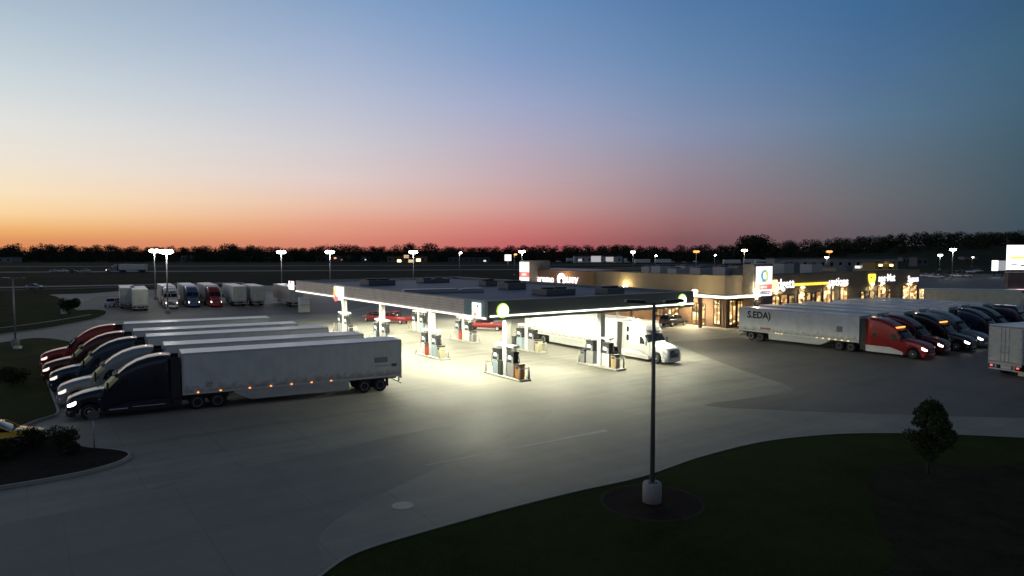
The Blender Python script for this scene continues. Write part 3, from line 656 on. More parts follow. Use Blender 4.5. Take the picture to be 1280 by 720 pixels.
def emblem(yc, scale, cols, kind):
    wd, zo = ((.62, .32), (.95, -.15), (.95, .3))[kind]
    e = part('lit_emblem', MB().box(-.12, -.04, yc - wd * scale, yc + wd * scale, ZS + zo, ZS + zo + 1.05 * scale), emit('emblem_white', (1, .97, .92), 2.2), can)
    for i, (y, z, r, c) in enumerate(cols):
        part('emblem_disc', MB().tube((-.13, yc + y * scale, ZS + zo + z * scale), (-.17, yc + y * scale, ZS + zo + z * scale), r * scale, n=14), emit('emblem_' + c, dict(red=(1, .1, .07), yellow=(1, .62, .12), teal=(.2, .8, .8), black=(.02, .02, .02), orange=(1, .35, .08))[c], .2 if c == 'black' else 1.6), e)
def vpix(px):  # position along the left edge that shows at this picture column
    return along(Vector((C0.x, C0.y, ZS)), cv, px)
emblem(1.45, 1.05, [(-.3, .8, .12, 'black'), (-.25, .5, .1, 'red'), (.1, .14, .16, 'red'), (.42, .35, .14, 'yellow'), (-.3, .25, .09, 'red')], 0)
emblem(vpix(424), 1.5, [(.5, .85, .24, 'yellow'), (.75, .5, .27, 'orange'), (.55, .12, .28, 'red'), (.15, .1, .2, 'red')], 1)
emblem(vpix(365), 1.15, [(.3, .85, .22, 'red'), (-.05, .9, .16, 'red'), (-.25, .5, .13, 'teal'), (-.25, .25, .13, 'teal'), (-.25, .75, .13, 'teal')], 2)
def upix(px): return along(Vector((C0.x, C0.y, ZS)), cu, px)
for px in (628.5, 852.5):
    x = upix(px); 
    e = part('lit_emblem', MB().lathe([(.47, -.1), (.47, -.16), (.0, -.17)], 24, c=(x, 0, ZS + .78), axis='Y'), emit('emblem_greenwhite', (1, 1, .86), 5), can)
    part('emblem_petals', MB().lathe([(.66, -.01), (.62, -.07), (.42, -.09), (.42, -.02)], 12, c=(x, 0, ZS + .78), axis='Y'), emit('emblem_green', (.5, .85, .06), 1.3), e)
# columns and pump islands
def pump(root_p, a, label, col_low):
    r = thing('fuel_dispenser', (root_p[0], root_p[1], root_p[2]), a, label, 'fuel pump', 'fuel pumps on the islands under the canopy')
    part('cabinet', lambda: MB().box(-.52, .52, -.3, .3, 0, 1.05).box(-.5, .5, -.27, .27, 1.05, 1.25), col_low, r, 'pumpcab', bevel=.02)
    part('head', lambda: MB().box(-.5, .5, -.26, .26, 1.25, 2.0).box(-.54, .54, -.31, .31, 2.0, 2.3), mat('pump_black', (.03, .032, .035), .4), r, 'pumphead', bevel=.03)
    for s in (-1, 1):
        part('screen', lambda: MB().box(-.36, .1, -.008, .008, 1.55, 1.88), emit('pump_screen', (.75, .87, 1), .9), r, 'pumpscr', loc=(0, s * .27, 0))
        part('card_panel', lambda: MB().box(.16, .4, -.01, .01, 1.3, 1.8), STEEL, r, 'pumpcard', loc=(0, s * .27, 0))
        def hose():
            m = MB(); pts = [(.62, 0, 1.9), (.75, .02, 1.6), (.78, .03, 1.1), (.7, .03, .6), (.6, .02, .55), (.57, 0, .9), (.56, 0, 1.25)]
            for p, q in zip(pts, pts[1:]): m.tube(p, q, .028, n=6)
            m.box(.52, .62, -.05, .05, 1.2, 1.42); return m
        part('hose', hose, RUBBER, r, 'pumphose', loc=(0, s * .16, 0), rot=(0, 0, 0 if s > 0 else PI))
    return r
def bin_(p, a, m, label):
    r = thing('waste_bin', p, a, label, 'bin', 'bins on the pump islands')
    part('body', lambda: MB().box(-.3, .3, -.3, .3, 0, 1.15), m, r, 'binbody', bevel=.03)
    part('lid', lambda: MB().box(-.32, .32, -.32, .32, 1.15, 1.3).box(-.2, .2, -.325, .325, .9, 1.08), mat('bin_lid', (.05, .05, .05), .5), r, 'binlid'); return r
PUMPC = [mat('pump_blue_grey', (.4, .5, .56), .4), mat('pump_silver', (.5, .5, .5), .35, .4), mat('pump_white', (.7, .7, .7), .4)]
ORANGE = mat('bin_orange', (.62, .25, .05), .5); TAN = mat('bin_tan', (.5, .36, .2), .5); GREYB = mat('bin_grey', (.25, .25, .26), .5); REDB = mat('bin_red', (.45, .07, .04), .5); CREAM = mat('bin_cream', (.55, .5, .3), .5); BLACKB = mat('bin_black', (.04, .04, .04), .5)
ISL = [((633.5, 471), 'nearest the front kerb', ORANGE, BLACKB, 'orange'), ((751, 458), 'beside the white truck cab', TAN, GREYB, 'tan'), ((540, 446), 'left of the nearest island', CREAM, REDB, 'cream'), ((660, 438), 'beside the white trailer', CREAM, BLACKB, 'pale'),
       ((581, 426), 'beside the red car', GREYB, REDB, 'grey'), ((525, 415), 'near the red pickup', GREYB, CREAM, 'dull'), ((478, 429), 'behind the near trailer', WHITE, BLACKB, 'white'), ((431, 417), 'at the far left canopy end', BLACKB, GREYB, 'black')]
ISLAND_M = mat('island_concrete', (.5, .49, .45), .8, var=.15, scale=2)
for i, (px, where, b1, b2, bname) in enumerate(ISL):
    p = at(*px); a = PHI - PI / 2
    part('column', MB().box(-.27, .27, -.27, .27, .1, ZS + .03), mat('column_white', (.78, .78, .74), .45, var=.05), can, 'cancol', loc=tuple(Matrix.Rotation(-PHI, 3, 'Z') @ (p - Vector((C0.x, C0.y, 0)))))
    r = thing('pump_island', p, a, 'raised concrete pump island with hoop guards ' + where, 'pump island', 'pump islands under the canopy')
    part('slab', lambda: MB().box(-2.9, 2.9, -.62, .62, 0, .15), ISLAND_M, r, 'islslab', bevel=.03)
    for s in (-1, 1):
        def hoop():
            m = MB()
            for y in (-.5, .5): m.tube((0, y, .1), (0, y, 1.15), .075, n=10); m.blob((0, y, 1.15), .078)
            m.tube((0, -.5, 1.08), (0, .5, 1.08), .05, n=8); return m
        part('guard_hoop', hoop, mat('hoop_grey', (.5, .49, .43), .45, .3), r, 'hoop', loc=(s * 2.65, 0, 0))
    part('overhead_sign', lambda: MB().box(-1.5, 1.5, -.36, .36, 2.75, 2.95).box(-1.4, -1.25, -.05, .05, .15, 2.75).box(1.25, 1.4, -.05, .05, .15, 2.75), WHITE, r, 'ovsign', bevel=.03)
    rt = Matrix.Rotation(a, 3, 'Z')
    pump(p + rt @ Vector((-1.35, 0, .15)), a, 'fuel pump, far end of the island ' + where, PUMPC[i % 3])
    pump(p + rt @ Vector((.95, 0, .15)), a, 'fuel pump, near end of the island ' + where, PUMPC[(i + 1) % 3])
    bin_(p + rt @ Vector((2.15, -.1, .15)), a, b1, bname + ' waste bin, near end of the island ' + where)
    bin_(p + rt @ Vector((-.5 if i % 2 == 0 else -2.25, -.15, .15)), a, b2, 'second waste bin on the island ' + where)
# lamps in the canopy ceiling
for iu in range(4):
    for iv in range(9):
        lx = 1.3 + (WU - 2.6) * iu / 3; ly = 1.3 + (WV - 2.6) * iv / 8
        q = Vector((C0.x, C0.y, 0)) + cu * lx + cv * ly; q.z = ZS - .06
        part('ceiling_light', lambda: MB().box(-.3, .3, -.3, .3, -.03, .04), emit('ceiling_light_face', (1, 1, .9), 6), can, 'ceil', loc=(lx, ly, ZS - .02))
        lamp('canopy_lamp', 'SPOT', q + Vector((0, 0, -.06)), CANW * (1.75 if iv == 0 else 1.6 if iu == 0 else .9 if iu == 3 else .82), (1, .985, .74), .22, spot=math.radians(174), blend=.25)
# ------------------------------------------------------------------ travel store
K = at(907, 410); tA = along(K, V, 742); tB = along(K, U, 1148); WG0 = tA; WG1 = along(K, V, 663)
HS = atY(907, 345, K.y).z
TANW = mat('tan_stucco', (.42, .33, .2), .9, var=.15, scale=.6, bump=.2)
BRNW = mat('brown_stucco', (.26, .21, .165), .9, var=.2, scale=.5, bump=.2)
BRICK = brick_mat('store_brick', (.26, .14, .075), (.2, .1, .055), (.3, .26, .2))
STONE = brick_mat('tower_stone', (.5, .43, .34), (.42, .36, .28), (.42, .38, .32), .6, .3)
ROOFM = mat('store_roof', (.05, .055, .065), .8, var=.3, scale=.3)
CAPM = mat('metal_coping', (.1, .095, .09), .4, .4)
sto = thing('travel_store', (K.x, K.y, 0), PHI, 'long brown travel store with glowing shop windows, lit signs and roof plant behind the canopy', 'store')
DP = 46.0
part('wall', MB().box(0, tB, .3, WG1, 0, HS - .8).box(0, .35, .3, WG0 - .01, HS - .8, HS), BRICK if False else TANW, sto)
part('front_wall', MB().box(-.02, tB + .02, -.02, .299, 0, HS + .003), BRNW, sto)
part('roof', MB().box(.4, tB - .1, .35, WG1 - .1, HS - .8, HS - .72), ROOFM, sto)
part('coping', MB().box(-.06, tB + .06, -.06, .34, HS + .005, HS + .1), CAPM, sto)
part('coping', MB().box(-.06, .4, .345, WG0 - .02, HS + .004, HS + .095), CAPM, sto)
part('parapet', MB().box(tB - .3, tB, .3, WG1, HS - .8, HS).box(.4, tB - .3, WG1 - .3, WG1, HS - .8, HS), TANW, sto)
part('brick_base', MB().box(-.12, -.001, .31, WG0 - .02, 0, 4.2).box(-.12, along(K, U, 933), -.13, -.021, 0, 4.2), BRICK, sto)
# wing with the lit signs at the far left of the store
WF = -1.6
HW = atY(700, 338, (K + V * (WG0 + 6)).y).z
part('wing', MB().box(WF, 7, WG0, WG1, 0, HW), mat('wing_stucco', (.36, .23, .13), .9, var=.12, scale=.6), sto)
part('coping', MB().box(WF - .06, 7.05, WG0 - .05, WG1 + .05, HW + .002, HW + .1), CAPM, sto)
# covered walk along the shop front
ZA = atY(890, 368.5, (K + V * 2 - U * 2.4).y).z
part('walk_roof', MB().box(-3.0, -.125, -2.4, WG0 + 20, ZA - .35, ZA), mat('walk_roof_membrane', (.6, .58, .56), .6, var=.15, scale=.5), sto)
part('walk_roof', MB().box(-.124, along(K, U, 931.5), -2.4, -.135, ZA - .35, ZA - .002), mat('walk_roof_membrane', (.6, .58, .56), .6), sto)
WST = emit('walk_strip', (1, .93, .72), 3.4)
part('link_roof', MB().box(-11.5, -3.2, along(K - U * 3, V, 822), WG0 + 22, ZA - .33, ZA + .02).box(-11.3, -11, along(K - U * 3, V, 822) + .2, along(K - U * 3, V, 822) + .5, 0, ZA - .34), mat('link_roof_membrane', (.82, .8, .78), .6), sto)
part('light_strip', MB().box(-3.1, -3.003, -2.5, along(K - U * 3, V, 824), ZA - .3, ZA + .02), WST, sto)
part('light_strip', MB().box(-3.0, along(K, U, 931.5), -2.5, -2.403, ZA - .3, ZA + .02), WST, sto)
for y in (2.5, 9.5, 16.5):
    part('walk_column', MB().box(-2.8, -2.4, y - .2, y + .2, 0, ZA - .355), BRICK, sto)
for (x, y) in ((-3.2, along(K - U * 3, V, 869)), (along(K, U, 926), -2.6)):
    f = part('flood_light', MB().lathe([(.1, ZA + .1), (.42, ZA + .3), (.46, ZA + .55), (.3, ZA + .7), (.05, ZA + .74)], 14, c=(x, y, 0)), emit('flood_face', (1, .93, .7), 7), sto)
    wp = K + U * x + V * y
    lamp('flood_lamp', 'POINT', (wp.x, wp.y, ZA + 1.0), 260, (1, .84, .5), .3)
    lamp('walk_lamp', 'AREA', ((K + U * (x + .9) + V * (y + .6)).x, (K + U * (x + .9) + V * (y + .6)).y, ZA - .45), 750, (1, .85, .55), .4)
for y in (6, 12, 18, 24):
    q = K - U * 1.6 + V * y; lamp('walk_lamp', 'AREA', (q.x, q.y, ZA - .45), 420, (1, .8, .5), .4)
q = K - U * .9 + V * along(K, V, 783)
lamp('wall_lamp', 'POINT', (q.x, q.y, ZA + .55), 260, (1, .82, .45), .15)
part('wall_light', MB().box(-.5, -.125, along(K, V, 783) - .35, along(K, V, 783) + .35, ZA + .15, ZA + .55), emit('wall_light_face', (1, .85, .5), 8), sto)
FRM = mat('bronze_frame', (.06, .045, .03), .4, .5)
def window(face, p0, p1, z0, z1, seed, st, mull=1, warm=(1, .76, .42), name='window'):
    if face == 'A': a, b = sorted((along(K, V, p0), along(K, V, p1)))
    else: a, b = sorted((along(K, U, p0), along(K, U, p1)))
    m = MB(); f = MB(); xo = -.13 if face == 'A' else (-.14 if p0 < 932 else -.03)
    t = .07
    if face == 'A':
        m.box(xo - .015, xo - .004, a, b, z0, z1)
        for y in [a, b] + [a + (b - a) * (k + 1) / (mull + 1) for k in range(mull)]: f.box(xo - .09, xo + .03, y - t, y + t, z0 - .02, z1 + .02)
        for z in (z0, z1): f.box(xo - .086, xo + .03, a, b, z - t, z + t)
    else:
        m.box(a, b, xo - .015, xo - .004, z0, z1)
        for y in [a, b] + [a + (b - a) * (k + 1) / (mull + 1) for k in range(mull)]: f.box(y - t, y + t, xo - .09, xo + .03, z0 - .02, z1 + .02)
        for z in (z0, z1): f.box(a, b, xo - .086, xo + .03, z - t, z + t)
    o = part(name, f, FRM, sto); part('pane', m, lit_window_mat('lit_window_%d' % (seed % 7), seed * 3.7, st, warm), o)
window('A', 866, 882, .1, 3.3, 1, 1.5, 2, name='shop_door'); window('A', 893, 901, .4, 4.0, 2, 1.7); window('A', 836, 849, .9, 3.6, 3, 1.6, 2); window('A', 818, 830, .9, 3.4, 4, .7, 2); window('A', 792, 812, 2.4, 3.6, 5, .6, 3)
window('B', 910, 918, .4, 4.0, 6, 1.6); window('B', 920, 930, .1, 3.9, 8, 1.7, 2, name='shop_door')
part('window_banner', MB().box(-.26, -.15, along(K, V, 863), along(K, V, 850), 3.5, 3.95), emit('banner_yellow', (1, .72, .1), 1.6), sto)
for i, (p0, p1, zt, st) in enumerate(((964, 973, 3.6, 1.3), (975, 983, 3.6, 1.4), (985, 992, 3.5, .6), (996.5, 1005, 4.2, 1.9), (1007, 1012, 3.7, 1.1), (1014, 1017, 3.5, .5), (1019, 1025, 3.7, 1.5), (1028, 1037, 4.6, 2.0), (1038.5, 1042, 3.7, 1.2), (1049, 1058, 4.2, 1.7), (1075, 1079, 3.3, 1.4), (1086, 1092, 3.3, .9), (1096, 1106, 4.0, 1.6), (1109, 1112, 3.4, 1.3), (1127, 1145, 3.9, 1.5))):
    window('B', p0, p1, .3, zt + .8, i + 9, st, 0 if p1 - p0 < 9 else 1)
for px, pw in ((970, 140), (1001, 220), (1033, 280), (1053, 180), (1088, 120), (1101, 200), (1136, 260)):
    q = K + U * along(K, U, px) - V * .55
    part('wall_light', MB().box(along(K, U, px) - .2, along(K, U, px) + .2, -.5, -.03, 5.3, 5.45), emit('wall_light_face', (1, .85, .5), 8), sto)
    lamp('wall_lamp', 'AREA', (q.x, q.y, 5.25), pw, (1, .78, .42), .3)
# signs on the front wall
def zB(px, py):
    t = along(K, U, px); return t, atY(px, py, (K + U * t).y).z
def zAt(px, py, off=0):
    t = along(K + U * off, V, px); return t, atY(px, py, (K + U * off + V * t).y).z
LET = emit('sign_letters_white', (1, .97, 1), 1.5); YEL = emit('sign_yellow', (1, .72, .05), 1.5); ORA = emit('sign_orange', (1, .6, .25), 2.2)
BOLD = .02
t0, z0 = zB(966.5, 361); s0 = part('lit_logo', MB().tube((t0, -.05, z0 + .45), (t0, -.2, z0 + .45), .95, n=20), ORA, sto)
t0, z0 = zB(980, 360); lettering('idgett', 2.1, LET, sto, (t0, -.04, z0), (PI / 2, 0, 0), .06, BOLD)
t0, z0 = zB(990.5, 357.3); t1, z1 = zB(1034, 354.5)
part('light_bar', MB().box(t0, t1, -.16, -.03, z0 - .02, z0 + .38), YEL, sto)
t0, z0 = zB(1047, 356.8); lettering('uptions', 2.0, LET, sto, (t0, -.04, z0), (PI / 2, 0, 0), .06, BOLD)
t0, z0 = zB(1088, 349.5)
SH = [(-1.15, .95), (-.5, 1.05), (0, .95), (.5, 1.05), (1.15, .95), (1.15, .2), (.85, -.5), (.35, -1.05), (0, -1.3), (-.35, -1.05), (-.85, -.5), (-1.15, .2)]
def plate(pts, y0, y1):
    n = len(pts); vs = [(p[0], y0, p[1]) for p in pts] + [(p[0], y1, p[1]) for p in pts]
    return MB().add(vs, [tuple(range(n)), tuple(reversed(range(n, 2 * n)))] + [(i, (i + 1) % n, n + (i + 1) % n, n + i) for i in range(n)])
sh = part('shield_sign', plate(SH, -.03, -.2), YEL, sto, loc=(t0, 0, z0))
part('shield_mark', MB().box(-.6, -.25, -.23, -.205, .25, .5), mat('shield_dark', (.05, .045, .02), .5), sh)
t0, z0 = zB(1107, 351.5); lettering('aps·Mat', 1.9, LET, sto, (t0, -.04, z0), (PI / 2, 0, 0), .06, BOLD)
t0, z0 = zB(1140, 352); lettering('Sames', 1.65, LET, sto, (t0, -.04, z0), (PI / 2, 0, 0), .06, BOLD)
# two sign towers
def tower(px_corner, px_front, y_top, ys0, ys1, face, base):
    """stone tower standing out of the front; face B looks along -V, face A along -U"""
    return None
q0 = K - V * 2.0
ta = along(q0, U, 941); tb = along(q0, U, 963.5); ztw = atY(941, 330.5, (q0 + U * ta).y).z
tw = part('sign_tower', MB().box(ta, tb, -2.0, -.14, 0, ztw), STONE, sto)
part('tower_front', MB().box(ta + .12, tb + .02, -2.06, -2.003, 0, ztw - .05), mat('tower_dark_panel', (.06, .045, .05), .4), tw)
zs = lambda py: atY(952, py, (q0 + U * (ta + tb) / 2).y).z
def sign_panel(par, x0, x1, yf, za, zb_, zc, zd, mk):
    """white panel with a ring emblem, red band and a lower white panel; mk maps (along, out, z) to the parent's axes"""
    def bx(a, b, o0, o1, z0, z1): 
        p = mk(a, o0, z0); q = mk(b, o1, z1); return MB().box(min(p[0], q[0]), max(p[0], q[0]), min(p[1], q[1]), max(p[1], q[1]), z0, z1)
    part('lit_panel', bx(x0, x1, .07, .2, zb_ + .01, za), emit('panel_white', (.93, .97, 1), 1.35), par)
    part('red_band', bx(x0, x1, .07, .19, zc + .01, zb_), emit('panel_red', (.95, .12, .07), 1.1), par)
    part('lower_panel', bx(x0, x1, .07, .2, zd, zc), emit('panel_white', (.93, .97, 1), 1.35), par)
    return bx
gx0, gx1 = ta + .35, tb - .25
mkB = lambda a, o, z: (a, -2.06 - o, z)
bxB = sign_panel(tw, gx0, gx1, 0, zs(333), zs(355.4), zs(362), zs(369.8), mkB)
cx, cz = (gx0 + gx1) / 2, zs(345.2); R0 = (zs(337) - zs(353)) / 2
def ring(a0, a1, r0, r1, n=14):
    m = MB(); vs = []
    for i in range(n + 1):
        t = a0 + (a1 - a0) * i / n
        for rr in (r0, r1):
            for y in (-2.265, -2.29): vs.append((cx + 1.0 * rr * math.cos(t), y, cz + rr * math.sin(t)))
    fs = []
    for i in range(n):
        o = i * 4; fs += [(o, o + 4, o + 6, o + 2), (o + 1, o + 3, o + 7, o + 5), (o, o + 1, o + 5, o + 4), (o + 2, o + 6, o + 7, o + 3)]
    return m.add(vs, fs)
part('ring_blue', ring(PI * .75, PI * 1.55, R0 * .45, R0), emit('ring_blue', (.03, .42, .68), .8), tw)
part('ring_green', ring(PI * .35, PI * .75, R0 * .6, R0), emit('ring_green', (.3, .62, .3), .8), tw)
part('ring_yellow', ring(-PI * .45, PI * .35, R0 * .42, R0), emit('ring_yellow', (.72, .8, .25), .9), tw)
lettering('mexco', 1.0, mat('panel_letters', (.03, .03, .05), .5), tw, (cx, -2.262, zs(367.5)), (PI / 2, 0, 0), .015, .02)
part('band_mark', bxB(cx - .7, cx + .6, .19, .22, zs(360), zs(357.5)), emit('band_white', (1, .7, .6), 1.2), tw)
q1 = K + U * (WF - 2.0); va = along(q1, V, 662); vb = along(q1, V, 650); ztv = atY(656, 326, (q1 + V * va).y).z
tv = part('sign_tower', MB().box(WF - 2.0, WF + 3.0, va, vb, 0, ztv), STONE, sto)
zv = lambda py: atY(656, py, (q1 + V * (va + vb) / 2).y).z
mkA = lambda a, o, z: (WF - 2.0 - o, a, z)
bxA = sign_panel(tv, va + .1, vb - .1, 0, zv(327.5), zv(340), zv(346.5), zv(352.5), mkA)
part('band_mark', bxA((va + vb) / 2 - .7, (va + vb) / 2 + .7, .19, .23, zv(344.5), zv(341.5)), emit('band_white', (1, .7, .6), 1.2), tv)
# signs on the wing, facing the canopy
t0, z0 = zAt(679, 352.5, WF); lettering('Caremo', 2.0, LET, sto, (WF - .05, t0, z0), (PI / 2, 0, -PI / 2), .06, BOLD)
t0, z0 = zAt(702, 349, WF); part('lit_logo', MB().tube((WF - .05, t0, z0), (WF - .22, t0, z0), 1.15, n=20), LET, sto)
part('logo_mark', MB().tube((WF - .23, t0 - .2, z0 - .3), (WF - .26, t0 - .2, z0 - .3), .42, n=12), mat('logo_dark', (.05, .05, .06), .5), sto)
t0, z0 = zAt(713, 353.5, WF); lettering('huey', 2.3, LET, sto, (WF - .05, t0, z0), (PI / 2, 0, -PI / 2), .06, BOLD)
t0, z0 = zAt(708, 357, WF); q = K + U * (WF - 1.2) + V * t0; lamp('sign_glow', 'POINT', (q.x, q.y, z0 + 1.5), 140, (1, .62, .3), .4)
# rooftop plant
PLANT = mat('roof_unit_metal', (.5, .49, .48), .6, .0, var=.15); PLANTD = mat('roof_unit_dark', (.12, .13, .15), .5, var=.2)
for i, (x, y, sx, sy, sz, dk) in enumerate(((5, 9, 3, 2.2, 1.5, 0), (5, 14, 2.2, 2, 1.3, 0), (6, 18.5, 2.6, 2.2, 1.6, 0), (8, 23, 2, 2, 1.4, 0), (6, 5, 2.2, 2.4, 1.7, 0), (7, 2.4, 1.8, 2, 1.5, 1), (11, 4, 3, 2.4, 1.8, 1), (17, 6, 2.4, 2.4, 2.2, 0), (23, 6, 2.8, 2.2, 2.0, 0), (28, 8, 2.6, 3, 2.1, 1), (36, 9, 3.5, 2.4, 1.7, 0), (12, 14, 2.6, 2.4, 1.6, 1), (14, 20, 3, 2.4, 1.5, 0), (46, 8, 2.2, 2.2, 1.2, 1))):
    o = part('rooftop_unit', MB().box(x, x + sx, y, y + sy, HS - .715, HS - .6 + sz), PLANTD if dk else PLANT, sto, bevel=.05)
    part('fan_cowl', MB().tube((x + sx / 2, y + sy / 2, HS - .6 + sz), (x + sx / 2, y + sy / 2, HS - .35 + sz), min(sx, sy) * .36, n=14), PLANTD, o)

# plant and gear standing on the canopy roof
for i, (px, py, sx, sy, sz, lab) in enumerate(((472, 356, 3.8, 3.0, 1.2, 'wide dark plant box on the canopy roof nearest its left edge'), (541, 353, 4.2, 2.4, 1.0, 'long dark plant box in the middle of the canopy roof'), (692, 368, 3.8, 2.6, 1.1, 'big dark plant box near the right rear edge of the canopy roof'),
        (762, 367.5, 2.4, 2, 1.2, 'dark square plant box at the right end of the canopy roof'), (610, 357, 1.8, 1.8, 1.2, 'small dark vent box beside the canopy rear edge'), (640, 361, 2.6, 2.2, 1.4, 'squat dark vent box behind the canopy corner'))):
    p = at(px, py, ZT - .25)
    r = thing('roof_plant', p, PHI, lab, 'roof unit', 'plant boxes on the canopy roof')
    part('casing', MB().box(-sx / 2, sx / 2, -sy / 2, sy / 2, 0, sz * .55), PLANTD, r, bevel=.06)
    for k in (-1, 1): part('fan_cowl', MB().tube((k * sx * .22, 0, sz * .55), (k * sx * .22, 0, sz * .72), sy * .26, n=12), mat('cowl_dark', (.05, .055, .065), .5), r)
for px, py, sx in ((538, 366, 6.0), (589, 365, 2.6)):
    p = at(px, py, ZT - .25); r = thing('roof_hatch', p, PHI - .25, 'pale raised %s on the dark canopy roof' % ('long skylight frame' if sx > 4 else 'small hatch'), 'roof hatch')
    part('frame', MB().box(-sx / 2, sx / 2, -.6, .6, 0, .35), mat('hatch_grey', (.35, .4, .46), .4, .3), r, bevel=.04)
    part('lid', MB().box(-sx / 2 + .15, sx / 2 - .15, -.45, .45, .35, .42), mat('hatch_lid', (.2, .24, .3), .3), r)

# ------------------------------------------------------------------ lamp posts
LAMPF = emit('lamp_face', (1, .96, .88), 22); LAMPO = emit('lamp_face_orange', (1, .4, .09), 1.9); LAMPY = emit('lamp_face_yellow', (1, .86, .5), 14)
POLEM = mat('pole_grey', (.4, .4, .4), .4, .5); POLED = mat('pole_bronze', (.16, .155, .15), .45, .3)
HEADM = mat('lamp_head_grey', (.2, .2, .2), .4, .4)
def post(p, h, label, arms=(0, PI), lit=None, power=0, pole=POLEM, base=True, arm=.9, rz=0, big=1.0, col=(1, .95, .86), headmat=None):
    r = thing('street_lamp', p, rz, label, 'lamp post', 'lamp posts around the lot')
    if base: part('base', MB().lathe([(.42, 0), (.42, .82), (.38, .88), (0, .88)], 24), CONCB, r)
    z0 = .88 if base else 0
    part('pole', MB().tube((0, 0, z0), (0, 0, h), .11 * big, .07 * big, 12).box(-.2, .2, -.2, .2, z0, z0 + .05), pole, r)
    for a in arms:
        c, s = math.cos(a), math.sin(a); m = MB(); m.tube((0, 0, h - .12), (c * arm * .7, s * arm * .7, h - .05), .035 * big, n=8)
        part('arm', m, pole, r)
        hd = part('lamp_head', MB().box(arm * .55, arm * .55 + .85 * big, -.24 * big, .24 * big, -.02, .12 * big), headmat or HEADM, r, bevel=.03, loc=(0, 0, h - .08), rot=(0, -.06, a))
        if lit: part('lens', MB().blob((arm * .55 + .2 * big, 0, .02), .56 * big, n=14, sq=.55), lit, hd)  # lens blob oversized, the lamp's glow is built into its shape
    if power: lamp('post_lamp', 'POINT', (p[0], p[1], p[2] + h - .5), power, col, .35)
    return r
pb = at(815, 627, .12); hN = atY(817, 377, pb.y).z - pb.z
post(pb, hN, 'unlit dark lamp post on a round concrete base in the front lawn', pole=POLED, arms=(0.1, PI + .1), arm=.8, headmat=mat('lamp_head_dark', (.03, .03, .03), .5))
pl = at(19.5, 433, .12); post(pl, atY(17, 348, pl.y).z - pl.z, 'unlit grey double lamp post in the side lawn at the left edge', base=True, arms=(.1, PI + .1), arm=.6)
def litpost(px, py_base, py_top, label, power=260, **k):
    p = at(px, py_base); h = atY(px, py_top, p.y).z; k.setdefault('lit', LAMPF); k.setdefault('arm', .42); k.setdefault('arms', (0, PI)); k.setdefault('big', 1.3)
    return post(p, h, label, power=power, **k)
litpost(210, 392, 314.5, 'lit lamp post in front of the parked trucks, right of a close pair', 420)
litpost(194.5, 374, 313.5, 'lit lamp post behind the parked trucks, left of a close pair', 420)
litpost(352.5, 368, 315, 'lit lamp post behind the left end of the canopy', 420)
litpost(413, 368, 315, 'lit lamp post above the colourful canopy emblem', 420)
litpost(517, 366, 315, 'brightest lit lamp post above the middle of the canopy roof', 500)
litpost(574.5, 350, 316, 'small dim lamp post far behind the canopy roof', 60, arms=(0,), big=1.0)
litpost(652.5, 352, 314.5, 'lit lamp post behind the left sign tower', 300)
litpost(643, 345, 318, 'orange lamp beside the left sign tower', 60, lit=LAMPO, arms=(0,), col=(1, .5, .2), big=1.4)
litpost(791, 343, 315, 'small white lamp left of the orange ones behind the store', 80, arms=(0, PI))
litpost(819, 338, 319.5, 'smallest white lamp far behind the store', 50, arms=(0,), big=1.1)
litpost(870, 343, 314.5, 'big orange lamp behind the store left of the sign tower', 160, lit=LAMPO, col=(1, .5, .2), big=1.8)
litpost(893, 336, 319, 'tiny white lamp between the orange lamp and the yellowish lamp', 50, arms=(0,), big=1.2)
litpost(930, 345, 313, 'yellowish lamp just left of the right sign tower', 160, lit=LAMPY, big=1.5)
litpost(1036, 342, 314.5, 'big orange lamp right of the sign tower', 160, lit=LAMPO, col=(1, .5, .2), big=1.8)
litpost(1033, 338, 321.5, 'small white lamp under the right orange lamp', 50, arms=(0, PI), big=1.2)
litpost(1190, 347, 312, 'tall lit lamp post among the parked cars on the right', 400, big=1.5)
litpost(1174.5, 338, 319, 'lower white lamp left of the tall one on the right', 80, arms=(0, PI), big=1.5)
litpost(1215, 334, 321.5, 'faint lamp far right near the hill', 20, arms=(0,), big=1.0)
# ------------------------------------------------------------------ parked trucks, left row
NAVY = paint('navy', (.006, .01, .026)); RED = paint('red', (.42, .022, .02)); MAROON = paint('maroon', (.1, .012, .014)); BLUE2 = paint('blue', (.02, .045, .085)); SILV = paint('silver', (.34, .36, .38)); BLACK = paint('black', (.01, .01, .012)); WHT = paint('white', (.75, .75, .74)); SKYB = paint('mid_blue', (.06, .12, .25)); DBLUE = paint('deep_blue', (.012, .024, .06)); GREYP = paint('grey', (.2, .22, .24))
GL = 'trucks parked nose in beside the side lawn'
def left_truck(px, py, ang_deg, L, col, label, screen, lights=0, sidem=None, lit=True, style='slope', near=True, **k):
    c = at(px + 6, py + 1, 4.07); a = math.radians(ang_deg) + PI   # forward = towards the left
    f = Vector((math.cos(a), math.sin(a), 0)); rgt = Vector((f.y, -f.x, 0))
    # the camera sees the truck's left flank (its +y side): the marked corner is front, +y
    o = c - Vector((-f.y, f.x, 0)) * 1.3
    return semi(o, a, label, group=GL, L=L, style=style, col=col, lit=lit, screen=screen, lights=lights, sidem=sidem, **k)
AL = 28.5
r, t1 = left_truck(221, 441, AL, 16.15, NAVY, 'dark navy semi truck with a long grey white trailer, nearest of the left row', SCREEN_Y, lights=2, sidem=TRAILER_G)
left_truck(199, 431, AL, 15.5, SILV, 'silver grey semi truck beside the navy one in the left row', SCREEN_Y, lit=HEADD)
left_truck(177, 420, AL, 15.2, BLUE2, 'dark blue semi truck in the middle of the left row', SCREEN_Y, lit=HEADD)
